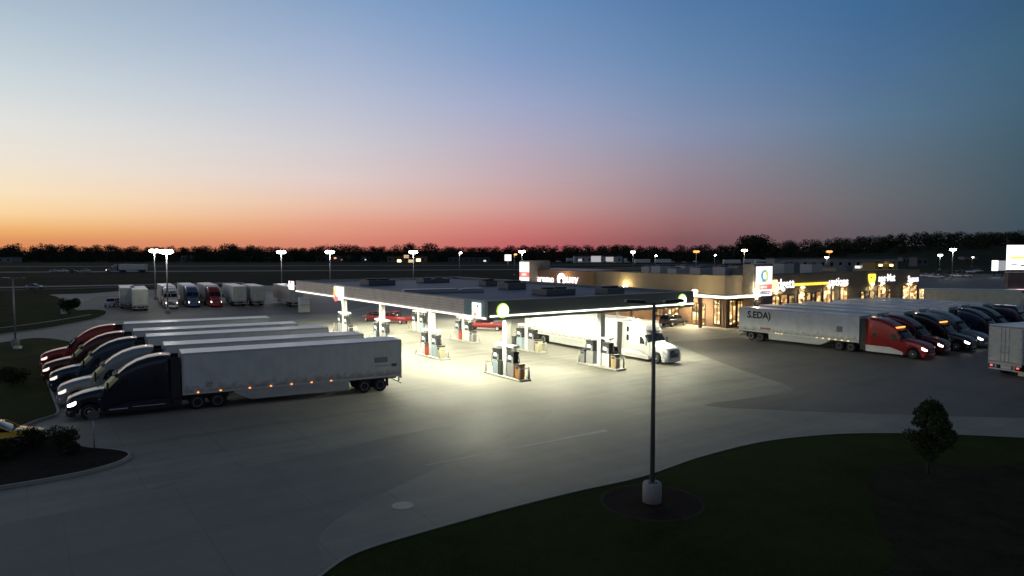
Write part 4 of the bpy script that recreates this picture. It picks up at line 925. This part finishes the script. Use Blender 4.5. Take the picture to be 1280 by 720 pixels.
left_truck(160.5, 413, AL, 14.4, MAROON, 'dark maroon semi truck between the blue and bright red trucks', SCREEN_Y, lit=HEADD)
left_truck(148.5, 404, AL, 13.8, RED, 'bright red semi truck at the far end of the left row', GLASS, lit=HEADD)
# small printed marks on the near trailer
PRN = mat('printed_mark', (.12, .12, .13), .5)
for s_ in (1,):
    part('printed_panel', MB().box(-15.0, -13.9, 1.302, 1.308, 2.35, 2.75), mat('printed_grey', (.25, .25, .25), .5), t1)
    part('printed_panel', MB().box(-15.2, -14.0, 1.302, 1.307, 2.05, 2.09).box(-15.75, -15.3, 1.302, 1.307, 1.95, 2.2), PRN, t1)
    lettering('ZF', .42, PRN, t1, (-1.75, 1.304, 1.62), (PI / 2, 0, PI), .004)
# ------------------------------------------------------------------ right row
GR = 'trucks parked in front of the store'
aR = math.radians(-54); fR = Vector((math.cos(aR), math.sin(aR), 0)); lR = Vector((-fR.y, fR.x, 0))
n1 = at(1158, 451); o1 = n1 - fR * 7.0 + lR * 1.2
cols = [(RED, 'red semi truck with a white lettered trailer, nearest of the right row', 'slope'), (paint('dark_red', (.13, .008, .01)), 'dark red semi truck with lit headlights right behind the lettered trailer one', 'slope'), (BLACK, 'black semi truck with a row of amber cab lights beside the grey one', 'slope'),
        (GREYP, 'grey semi truck between the amber lit black truck and the deep blue one', 'slope'), (DBLUE, 'deep blue semi truck behind the rear doors of the single trailer', 'slope'), (BLACK, 'dark semi truck second from the right edge of the row', 'slope'), (DBLUE, 'dark blue semi truck at the far right end of the row', 'condo')]
tr = None
stepR = 4.9
for i, (c, lab, sty) in enumerate(cols):
    o = o1 + U * (stepR * i + (1.6 if i > 3 else 0)) + fR * (0 if i % 2 == 0 else -.6)
    r, t = semi(o, aR, lab, group=GR, L=15.6, style=sty, col=c, lit=i < 4, roof_amber=i in (0, 2), accent=ALU if i < 3 else None, sidem=TRAILER_W, lights=0)
    if i == 0: tr = t
RT = mat('trailer_print', (.04, .045, .05), .5)
lettering('S.EDA)', 1.15, RT, tr, (-12.7, -1.304, 2.85), (PI / 2, 0, 0), .004, .04)
part('printed_panel', MB().box(-2.6, -1.9, -1.309, -1.303, 2.1, 2.75), mat('printed_grey', (.25, .25, .25), .5), tr)
part('red_print', MB().box(-12.5, -11.0, -1.307, -1.303, 1.5, 1.75), mat('red_print', (.4, .15, .13), .5), tr)
for k in range(9): part('marker_light', lambda: MB().box(-.09, .09, -.02, .02, -.035, .035), emit('marker_warm', (1, .7, .25), 3.5), tr, 'mwarm', loc=(-1.2 - k * .75 if k < 6 else -9.5 - (k - 6) * .4, -1.32, 1.2))
# cream trailer standing behind the row
c8 = at(1155, 361.2, 4.07); d8 = at(1284, 362.6, 4.07); v8 = (d8 - c8); L8 = 18.0; v8.z = 0; v8.normalize(); n8 = Vector((-v8.y, v8.x, 0))
semi(c8 + v8 * 16.2 + n8 * 1.3, ang(v8), 'long cream trailer standing behind the right truck row, broadside', 'trailer', tractor=False, L=16.15, sidem=stripe_mat('trailer_cream', (.86, .82, .62), (.68, .64, .5), 1.22, 'X', .45, .02))
# single trailer at the right edge with its rear doors showing
xl = at(1237, 405, 4.6); aX = math.radians(24); fX = Vector((math.cos(aX), math.sin(aX), 0)); rX = Vector((fX.y, -fX.x, 0))
_x = semi(xl + rX * 1.45 + fX * 16.15 * 1.13, aX, 'blue grey trailer with dirty rear doors at the right edge', 'trailer', tractor=False, L=16.15, sidem=TRAILER_B, lights=2)
Xr, Xt = _x; Xr.scale = (1.13, 1.13, 1.13)
for y_ in (-1.0, 1.0): part('tail_light', lambda: MB().box(-.03, .03, -.09, .09, -.07, .07), REDL, Xt, 'tailbig', loc=(-16.2, y_, .8))
part('number_plate', MB().box(-16.24, -16.2, -1.5, -1.05, .25, .6), mat('plate_pale', (.6, .55, .35), .5), Xt)
part('spare_carrier', MB().box(-16.1, -15.6, -.45, .35, .62, .95), DOORW, Xt)
# white truck at the pumps
nW = at(833, 457); aW = math.radians(-56); fW = Vector((math.cos(aW), math.sin(aW), 0)); lW = Vector((-fW.y, fW.x, 0))
rW, tW = semi(nW - fW * 7.0 + lW * 1.1, aW, 'white semi truck with a white trailer standing at the pumps', L=16.15, style='condo', col=WHT, lit=False, accent=WHT)
# ------------------------------------------------------------------ far row on the left
GF = 'trucks parked on the far side of the lot'
aF = math.radians(-60); fF = Vector((math.cos(aF), math.sin(aF), 0)); lF = Vector((-fF.y, fF.x, 0))
def far_front(px, py, col, label, style, sidem): 
    n = at(px, py); semi(n - fF * 7.0, aF, label, group=GF, L=14.6, style=style, col=col, sidem=sidem, lit=True)
far_front(215, 386, WHT, 'white semi truck with a white trailer in the far row on the left', 'condo', TRAILER_W)
far_front(243, 384.5, SKYB, 'blue semi truck with a chrome front in the far row on the left', 'slope', TRAILER_W)
far_front(271, 384, RED, 'red semi truck in the far row on the left', 'slope', TRAILER_W)
def far_rear(px, py, label, L=14.6, sidem=TRAILER_W):
    # nose away from the viewer, rear doors showing
    n = at(px, py); a = aF + PI; f = Vector((math.cos(a), math.sin(a), 0)); semi(n + f * L, a, label, 'trailer', group=GF, L=L, tractor=False, sidem=sidem)
far_rear(176, 389, 'pale trailer with its doors towards the viewer at the left end of the far row', 14.6, TRAILER_G)
far_rear(160, 386, 'second pale trailer tucked behind the left end of the far row', 13, TRAILER_G)
far_rear(300, 383, 'white trailer with grey doors right of the red far truck', 14.6)
far_rear(323, 382.5, 'shorter white trailer beside the grey doored one in the far row', 12)
far_rear(371, 384, 'tan grey trailer at the right end of the far row, half under the canopy', 16, stripe_mat('trailer_tan', (.45, .42, .37), (.35, .33, .3), 1.22, 'X', .5, .02))
ub = thing('utility_box', at(380, 390), PHI, 'pair of pale stacked boxes beside the last far trailer', 'box'); part('box', MB().box(-.9, .9, -.6, .6, 0, 1.35), DOORW, ub, bevel=.03); part('upper_box', MB().box(-.9, .9, -.6, .6, 1.42, 2.7), WHITE, ub, bevel=.03)
# ------------------------------------------------------------------ cars
WCAR = paint('car_white', (.7, .7, .72)); YCAR = paint('car_yellow', (.85, .5, .03)); RCAR = paint('car_red', (.22, .01, .013)); SCAR = paint('car_silver', (.4, .42, .45)); DCAR = paint('car_dark', (.03, .035, .045))
car('suv', at(140, 383), math.radians(-75), WCAR, 'white patrol car with a roof light bar beside the far trucks', sirenbar=True)
car('sedan', at(-8, 558), math.radians(20), YCAR, 'yellow car at the left edge between the lawn and the planted bed', lit=0)
car('pickup', at(493, 404), math.radians(150), RCAR, 'red pickup truck left of the canopy columns', 'pickup truck')
car('suv', at(470, 402), math.radians(140), RCAR, 'red car parked nose to nose with the red pickup', lit=0)
car('pickup', at(608, 412.5), math.radians(165), RCAR, 'red pickup truck under the canopy corner panel', 'pickup truck')
car('suv', at(842, 407), math.radians(38), DCAR, 'dark car parked at the store front left of the shop door')
for i, (px, py, c, a, lab, kd) in enumerate(((1157, 346.5, WCAR, -60, 'white car at the left end of the far parked cars', 'suv'), (1165, 345.5, SCAR, -60, 'silver car second among the far parked cars', 'sedan'), (1170, 348, WCAR, -50, 'white pickup nearest among the far parked cars', 'pickup'), (1179, 346, DCAR, -60, 'dark car left of the tall lamp on the right', 'suv'), (1196, 346.5, WCAR, -60, 'white car just right of the tall lamp', 'suv'), (1207, 346.5, SCAR, -60, 'silver car right of the white one by the tall lamp', 'suv'),
        (1214, 341, WCAR, -60, 'white car in the row behind the tall lamp', 'sedan'), (1222, 340, SCAR, -60, 'silver car at the right end of the back car row', 'suv'), (1200, 340.5, DCAR, -60, 'dark car in the back car row', 'suv'))):
    car(kd, at(px, py), math.radians(a), c, lab, 'car' if kd != 'pickup' else 'pickup truck', 'cars parked far on the right', name='parked_car')
# far lot behind the store: cars and campers
rr = random.Random(3)
for i in range(16):
    px = 700 + i * 14 + rr.uniform(-3, 3); py = 327.5 + rr.uniform(-1.2, 1.5)
    c = [WCAR, SCAR, WCAR, DCAR, SCAR][i % 5]
    car(['suv', 'pickup', 'sedan'][i % 3], at(px, py), math.radians(rr.choice((-60, 30, 120))), c, 'distant parked car in the lot behind the store', 'car', 'cars in the lot far behind the store')
GB = 'box trailers far behind the store'
for i, (px, py, a) in enumerate(((726, 328, 10), (738, 327.5, 5), (749, 327.3, 0), (768, 327, 8), (782, 329, 80), (812, 330, 20), (838, 330, 15), (925, 331, 10), (950, 330, 5), (966, 331, 0))):
    p = at(px, py); semi((p.x, p.y), math.radians(a), 'distant pale box trailer parked far behind the store', 'trailer', GB, L=14, tractor=False, skirt=False, sidem=TRAILER_W)
# highway traffic
for px, py, c, lab in ((68, 340, SCAR, 'first small car on the dark highway'), (78.5, 340, WCAR, 'white car on the dark highway behind the first'), (92, 340.8, DCAR, 'dark car on the dark highway'), (107, 339.6, SCAR, 'silver car nearest the truck on the dark highway')):
    car('sedan', at(px, py, .03), 0.0, c, lab, 'car', 'cars on the highway')
p = at(150, 339.9, .03); semi((p.x, p.y), PI, 'pale semi truck driving along the far highway', L=14, col=SILV, sidem=TRAILER_G)
p = at(43, 361, .03); car('sedan', p, .05, SCAR, 'lone small car on the frontage road at the left')
# ------------------------------------------------------------------ signs and small things at the left
SP = at(118, 561, .12)
sg = thing('sign_post', SP, .35, 'small round backed road sign on a thin post in the planted bed', 'sign'); part('post', MB().tube((0, 0, 0), (0, 0, 2.1), .035, n=8), STEEL, sg); part('sign_plate', MB().tube((0, -.04, 1.9), (0, -.06, 1.9), .3, n=20), mat('sign_back', (.16, .165, .17), .4, .5), sg)
hb = thing('utility_pedestal', at(22, 436, .12), 0, 'low pale utility box at the foot of the left lamp post', 'box'); part('case', MB().box(-.35, .35, -.25, .25, 0, .25), WHITE, hb, bevel=.03); part('cover', MB().box(-.38, .38, -.28, .28, .25, .3), WHITE, hb)
h2 = thing('utility_pedestal', at(80, 392.5, .12), 0, 'small pale utility box beside the dark bush on the far lawn', 'box'); part('case', MB().box(-.4, .4, -.3, .3, 0, .9), DOORW, h2, bevel=.04); part('cover', MB().box(-.44, .44, -.34, .34, .9, .98), DOORW, h2)
# ------------------------------------------------------------------ trees and shrubs
BARK = mat('bark', (.06, .045, .035), .95, var=.35, scale=4, bump=.6)
def leafm(name, c, c2):
    m, nt, b = new_mat(name); oi = N(nt, 'ShaderNodeNewGeometry')
    r = ramp(nt, [(0, c), (.6, tuple((x + y) / 2 for x, y in zip(c, c2))), (1, c2)], oi.outputs['Random Per Island']); nt.links.new(r.outputs[0], b.inputs['Base Color']); b.inputs['Roughness'].default_value = .75; b.inputs['Specular IOR Level'].default_value = .2
    b.inputs['Subsurface Weight'].default_value = 0; return m
LEAF = leafm('leaf_green', (.02, .035, .01), (.075, .1, .03)); LEAFD = leafm('leaf_dark', (.012, .022, .01), (.04, .06, .025))
def leaves(m, rr, cen, rad, n, size, hollow=.35):
    for _ in range(n):
        while True:
            d = Vector((rr.uniform(-1, 1), rr.uniform(-1, 1), rr.uniform(-1, 1)))
            if hollow < d.length <= 1: break
        p = Vector(cen) + Vector((d.x * rad[0], d.y * rad[1], d.z * rad[2]))
        nrm = (d * .6 + Vector((rr.uniform(-1, 1), rr.uniform(-1, 1), rr.uniform(-.2, 1)))).normalized(); a = nrm.orthogonal().normalized(); a = Matrix.Rotation(rr.uniform(0, 6.28), 3, nrm) @ a; b = nrm.cross(a); s = size * rr.uniform(.6, 1.4)
        m.add([p - a * s, p + b * s * .45 + nrm * s * .1, p + a * s, p - b * s * .45 + nrm * s * .1], [(0, 1, 2, 3)])
def tree(p, h, cr, label, seed, lm=LEAF, cz=.62, name='lawn_tree', n=2600, lsize=.09, trunk_r=.06):
    rr = random.Random(seed); r = thing(name, p, 0, label, 'tree')
    m = MB(); m.tube((0, 0, 0), (.03, .02, h * .45), trunk_r, trunk_r * .7, 10); m.tube((.03, .02, h * .45), (0, .05, h * .93), trunk_r * .7, trunk_r * .15, 8)
    cl = []
    for k in range(40):
        z = h * rr.uniform(.24, .9); a = rr.uniform(0, 6.28); q = max(.05, 1 - abs((z / h - .5) / (.45 if z / h > .5 else .26)) ** 1.5); e = cr * q * rr.uniform(.5, .9)
        tip = Vector((e * math.cos(a), e * math.sin(a), z + e * .35)); m.tube((0, .03, z - e * .3), tip, trunk_r * .3, trunk_r * .06, 6); cl.append((tip, cr * rr.uniform(.2, .38)))
    part('trunk', m, BARK, r)
    c = MB()
    for tip, s in cl: leaves(c, rr, tip, (s, s, s * .8), n // 42, lsize, 0)
    leaves(c, rr, (0, 0, h * .96), (cr * .14, cr * .14, h * .06), 30, lsize, 0)
    part('crown', c, lm, r); return r
tp = at(1160, 592, .126); tree(tp, atY(1160, 498, tp.y).z - tp.z, 1.3, 'small young tree with a dark crown on the soil patch of the front lawn', 5, n=13000, lsize=.07, trunk_r=.085)
p = at(88, 393, .12)
def shrub(p, rad, h, label, seed, lm=LEAFD, n=1500, ls=.07, name='shrub'):
    rr = random.Random(seed); r = thing(name, p, 0, label, 'shrub', 'shrubs in the planted bed' if name == 'shrub' else None)
    m = MB()
    for k in range(7): a = k * .9; m.tube((0, 0, 0), (rad * .6 * math.cos(a), rad * .6 * math.sin(a), h * .7), .03, .01, 6)
    part('stem', m, BARK, r); c = MB()
    for k in range(10):
        a = rr.uniform(0, 6.28); e = rad * rr.uniform(.1, .65); s = rad * rr.uniform(.35, .55); leaves(c, rr, (e * math.cos(a), e * math.sin(a), h * rr.uniform(.3, .78)), (s, s, h * .28), n // 10, ls, .1)
    part('crown', c, lm, r); return r
shrub(p, 2.0, 3.0, 'dark round evergreen bush on the far lawn', 8, name='evergreen_bush', n=2400, ls=.16)
shrub(at(47, 556, .12), .95, 1.15, 'left of two dark shrubs at the back of the planted bed', 1)
shrub(at(74, 560, .12), 1.05, 1.35, 'right of two dark shrubs beside the nose of the navy truck', 2)
for i, (px, py, s) in enumerate(((88, 566, .6), (14, 566, .8), (-2, 574, .8))): shrub(at(px, py, .12), s, s, ('low shrub at the kerb corner of the planted bed', 'low spreading shrub near the yellow car', 'low shrub at the left edge of the planted bed')[i], 20 + i)
shrub(at(16, 480, .12), 1.3, 1.5, 'blurred dark bush in the middle of the side lawn', 9, LEAF, name='lawn_bush', n=1600, ls=.1)
# ------------------------------------------------------------------ far woods and hill
def hill_h(x, y):
    k = max(0, min(1, (x - 170) / 380)); k = k * k * (3 - 2 * k); e = max(0, 1 - ((y - 800) / 260) ** 2)
    return 19 * k * e + .5
hv = MB(); nx, ny = 40, 14; vs = []
for j in range(ny):
    for i in range(nx): x = 60 + i * 26; y = 545 + j * 38; vs.append((x, y, hill_h(x, y) - .6 if 0 < j < ny - 1 and i > 0 else -.5))
hv.add(vs, [(j * nx + i, j * nx + i + 1, (j + 1) * nx + i + 1, (j + 1) * nx + i) for j in range(ny - 1) for i in range(nx - 1)], 0, True); struct('hill', hv, FIELD)
WOODL = leafm('wood_leaf', (.014, .022, .01), (.04, .055, .024))
def woods(name, spots, seed):
    rr = random.Random(seed); m = MB()
    for x, y, z, h in spots:
        cr = h * rr.uniform(.5, .75)
        for k in range(7):
            q = k / 6; ww = .95 - .45 * q ** 2
            c = (x + rr.uniform(-.6, .6) * cr * ww, y + rr.uniform(-.6, .6) * cr, z + h * (.1 + .74 * q)); leaves(m, rr, c, (cr * ww, cr * ww, h * .19), 26 if k < 4 else 100, h * (.1 if k < 4 else .045), .1)
    struct(name, m, WOODL, 'stuff')
rr = random.Random(11); sp_ = []
x = -420.
while x < 560:
    for row, (yy, hh) in enumerate(((690, 7), (725, 11), (775, 14.5), (850, 17))):
        y = yy + rr.uniform(-18, 18); xx = x * (yy / 520) + rr.uniform(-4, 4); g = noise.noise((xx * .013, row * 7, 0)); h = hh * (1 + .34 * g + rr.uniform(-.06, .06))
        if row < 2 and g < -.2: continue
        if hill_h(xx, y) > 3: h *= .92
        sp_.append((xx, y, max(0, hill_h(xx, y) - .6) if xx > 60 else 0, h))
    x += 5.2
woods('far_woods', sp_, 4)
gx = at(942, 322); f_ = 740 / gx.y
woods('grove', [((gx.x + rr.uniform(-16, 16)) * f_, 740 + rr.uniform(-15, 15), 1, rr.uniform(23, 27)) for _ in range(14)], 6)
# ------------------------------------------------------------------ far buildings
def far_house(px0, px1, py, ytop, c, label, lit=(), cat='building', name='far_building', depth=14, roofc=(.06, .06, .065), litmat=None):
    a = at(px0, py); b = at(px1, py); Y = a.y; h = atY((px0 + px1) / 2, ytop, Y).z; wd = (b - a).length
    r = thing(name, ((a.x + b.x) / 2, Y, -.08), 0, label, cat); W = wd / 2
    wl = part('wall', MB().box(-W, W, 0, depth, 0, h), mat('far_wall_%d%d%d' % tuple(int(x * 100) for x in c), c, .8, var=.15), r)
    part('roof', MB().box(-W - .3, W + .3, -.3, depth + .3, h + .005, h + .5), mat('far_roof', roofc, .8), r)
    for k in range(max(2, int(wd / 5))):
        x = -W + wd * (k + .5) / max(2, int(wd / 5)); part('window', MB().box(x - .8, x + .8, -.06, -.01, h * .35, h * .7), GLASS, r)
    for i, (px, pyy, sz, col, st) in enumerate(lit):
        q = atY(px, pyy, Y); x = q.x - (a.x + b.x) / 2; part('lit_window', MB().box(x - sz, x + sz, -.3, -.07, q.z - sz * .6, q.z + sz * .6), emit('far_lit_%d_%d' % (int(col[1] * 100), int(st)), col, st), r)
    return r
WARM = (1, .75, .4); WH = (1, .95, .92)
far_house(-4, 15, 328, 322, (.2, .22, .24), 'low grey shed among the far trees at the left edge')
far_house(60, 66, 325, 317, (.3, .3, .32), 'small pale gabled house among the far trees', [(60.5, 315.8, 1.2, WH, 1)])
far_house(395, 437, 327, 320, (.13, .13, .14), 'dim long building behind the lamp above the canopy emblem', [(419, 322.5, 1.2, (1, .35, .12), 1.5), (428, 325, 1.6, WH, .4)])
far_house(484, 532, 328, 321, (.2, .15, .09), 'far building with two bright warm windows left of the middle lamp', [(499, 326, 1.8, WARM, 4), (508, 320.5, 2.4, (1, .6, .3), .7), (523, 325, 2.0, WARM, 4), (514, 326.5, 2.6, WARM, .8)])
far_house(560, 612, 327.5, 322.5, (.1, .1, .11), 'dim low building with a faint light left of the white sign', [(606, 326, 1.2, WH, 1)])
far_house(670, 700, 322, 316.5, (.1, .1, .11), 'dim building with two white lights left of the white lamp', [(675, 315.5, 1.3, WH, 3), (681, 314.5, 1.3, WH, 3)])
far_house(718, 778, 328.5, 320.5, (.45, .45, .45), 'long pale building with bright front behind the store roof', [(725, 325, 1.8, WH, .7), (745, 323.5, 4.5, WH, .7), (762, 324, 3.5, WH, .6)])
far_house(968, 1122, 337, 323.5, (.24, .25, .25), 'very long low grey warehouse behind the store roof', [(985, 331, 1.0, WH, 1.5), (1072, 334, 1.6, WH, 1.2), (1080, 333, 1.4, WH, 1.2)])
oc = far_house(1094, 1119, 340, 328, (.25, .18, .05), 'ochre building with two yellow lamps right of the yellow shield', [(1100.5, 331.5, .8, (1, .8, .35), 6), (1114, 331.5, .8, (1, .8, .35), 6)])
q = at(1107, 340); lamp('porch_lamp', 'POINT', (q.x, q.y - 1.5, 5.5), 120, (1, .75, .3), .5)
far_house(1146, 1160, 333, 322, (.1, .1, .11), 'boxy grey building below the hill right of the ochre one', depth=10)
for i, (p0, p1, py, yt, ws_, lab) in enumerate(((86, 92, 326.5, 320, 1, 'tiny dark house with one faint light among the left trees'), (143, 152, 326, 319.5, 0, 'small dark house beyond the highway truck'), (226, 240, 327, 320, 0, 'pale low house beyond the lamp pair'), (300, 312, 326.5, 320.5, 1, 'dim house left of the canopy lamp'),
        (452, 462, 327, 321, 1, 'small dim house right of the second canopy lamp'), (1128, 1138, 330, 322, 1, 'dark house with a small light below the hill'), (1205, 1222, 330, 321, 1, 'dark low building with a faint light right of the tall lamp'))):
    far_house(p0, p1, py, yt, (.16, .16, .17), lab, [((p0 + p1) / 2, py - 2.5, .9, WARM if i % 2 else WH, 1.5)] if ws_ else [], depth=8)
# lit sign boxes
ws = thing('lit_sign', at(635, 334), 0, 'small square white lit sign far behind the canopy', 'sign'); Y = at(635, 334).y
part('post', MB().tube((0, 0, 0), (0, 0, atY(635, 325, Y).z), .3, n=8), STEEL, ws); z0 = atY(635, 326, Y).z; part('panel', MB().box(-2.2, 2.2, -.3, .3, z0, z0 + 4.2), emit('far_sign_white', WH, 1.6), ws)
# price sign at the right edge
P = at(1259, 366); ps = thing('price_sign', P, 0, 'big bright white billboard sign on a brick base at the right edge', 'sign')
zz = lambda y: atY(1270, y, P.y).z
wS = 8.5
part('base', MB().box(-.3, wS, -.6, .6, 0, zz(341)), brick_mat('sign_brick', (.24, .13, .1), (.2, .1, .08), (.3, .27, .25)), ps)
part('base_cap', MB().box(-.5, wS + .2, -.75, .75, zz(341) + .003, zz(340)), ISLAND_M, ps)
part('post', MB().box(.5, .9, -.2, .2, zz(340), zz(337.5)).box(wS - .9, wS - .5, -.2, .2, zz(340), zz(337.5)), DARK, ps)
pn = part('lit_panel', MB().box(-.3, wS, -.4, .4, zz(337.2), zz(306.3)), emit('price_white', (.97, .96, 1), 1.7), ps)
part('yellow_bar', MB().box(.2, wS, -.43, -.405, zz(323.5), zz(320.5)), emit('price_yellow', (.9, .9, .12), 1.2), pn)
part('price_digits', MB().box(.5, 2.0, -.43, -.405, zz(331), zz(330)).box(3.0, 4.2, -.43, -.405, zz(332.5), zz(331)), mat('price_dark', (.1, .1, .12), .5), pn)
part('light_tube', MB().box(-.4, wS + .1, -.82, -.76, zz(362), zz(361.2)), emit('pink_tube', (1, .7, .85), 1.4), ps)
p2 = at(1240, 346); s2 = thing('lit_sign', p2, 0, 'tall white lit sign with a grey panel left of the billboard', 'sign'); z2 = lambda y: atY(1245, y, p2.y).z
part('lit_panel', MB().box(-.1, 2.3, -.3, .3, z2(338.5), z2(325.5)), emit('price_white', (.97, .96, 1), 1.7), s2); part('grey_panel', MB().box(2.31, 6.0, -.25, .25, z2(338.2), z2(325.8)), emit('dim_panel', (.8, .82, .85), .35), s2)
part('post', MB().box(.6, 1.0, -.15, .15, 0, z2(338.5)).box(4, 4.4, -.15, .15, 0, z2(338.2)), DARK, s2)
sheet('far_right_lot', G([(1140, 363), (1145, 343), (1500, 340), (1500, 363)]), .01, ASPH)
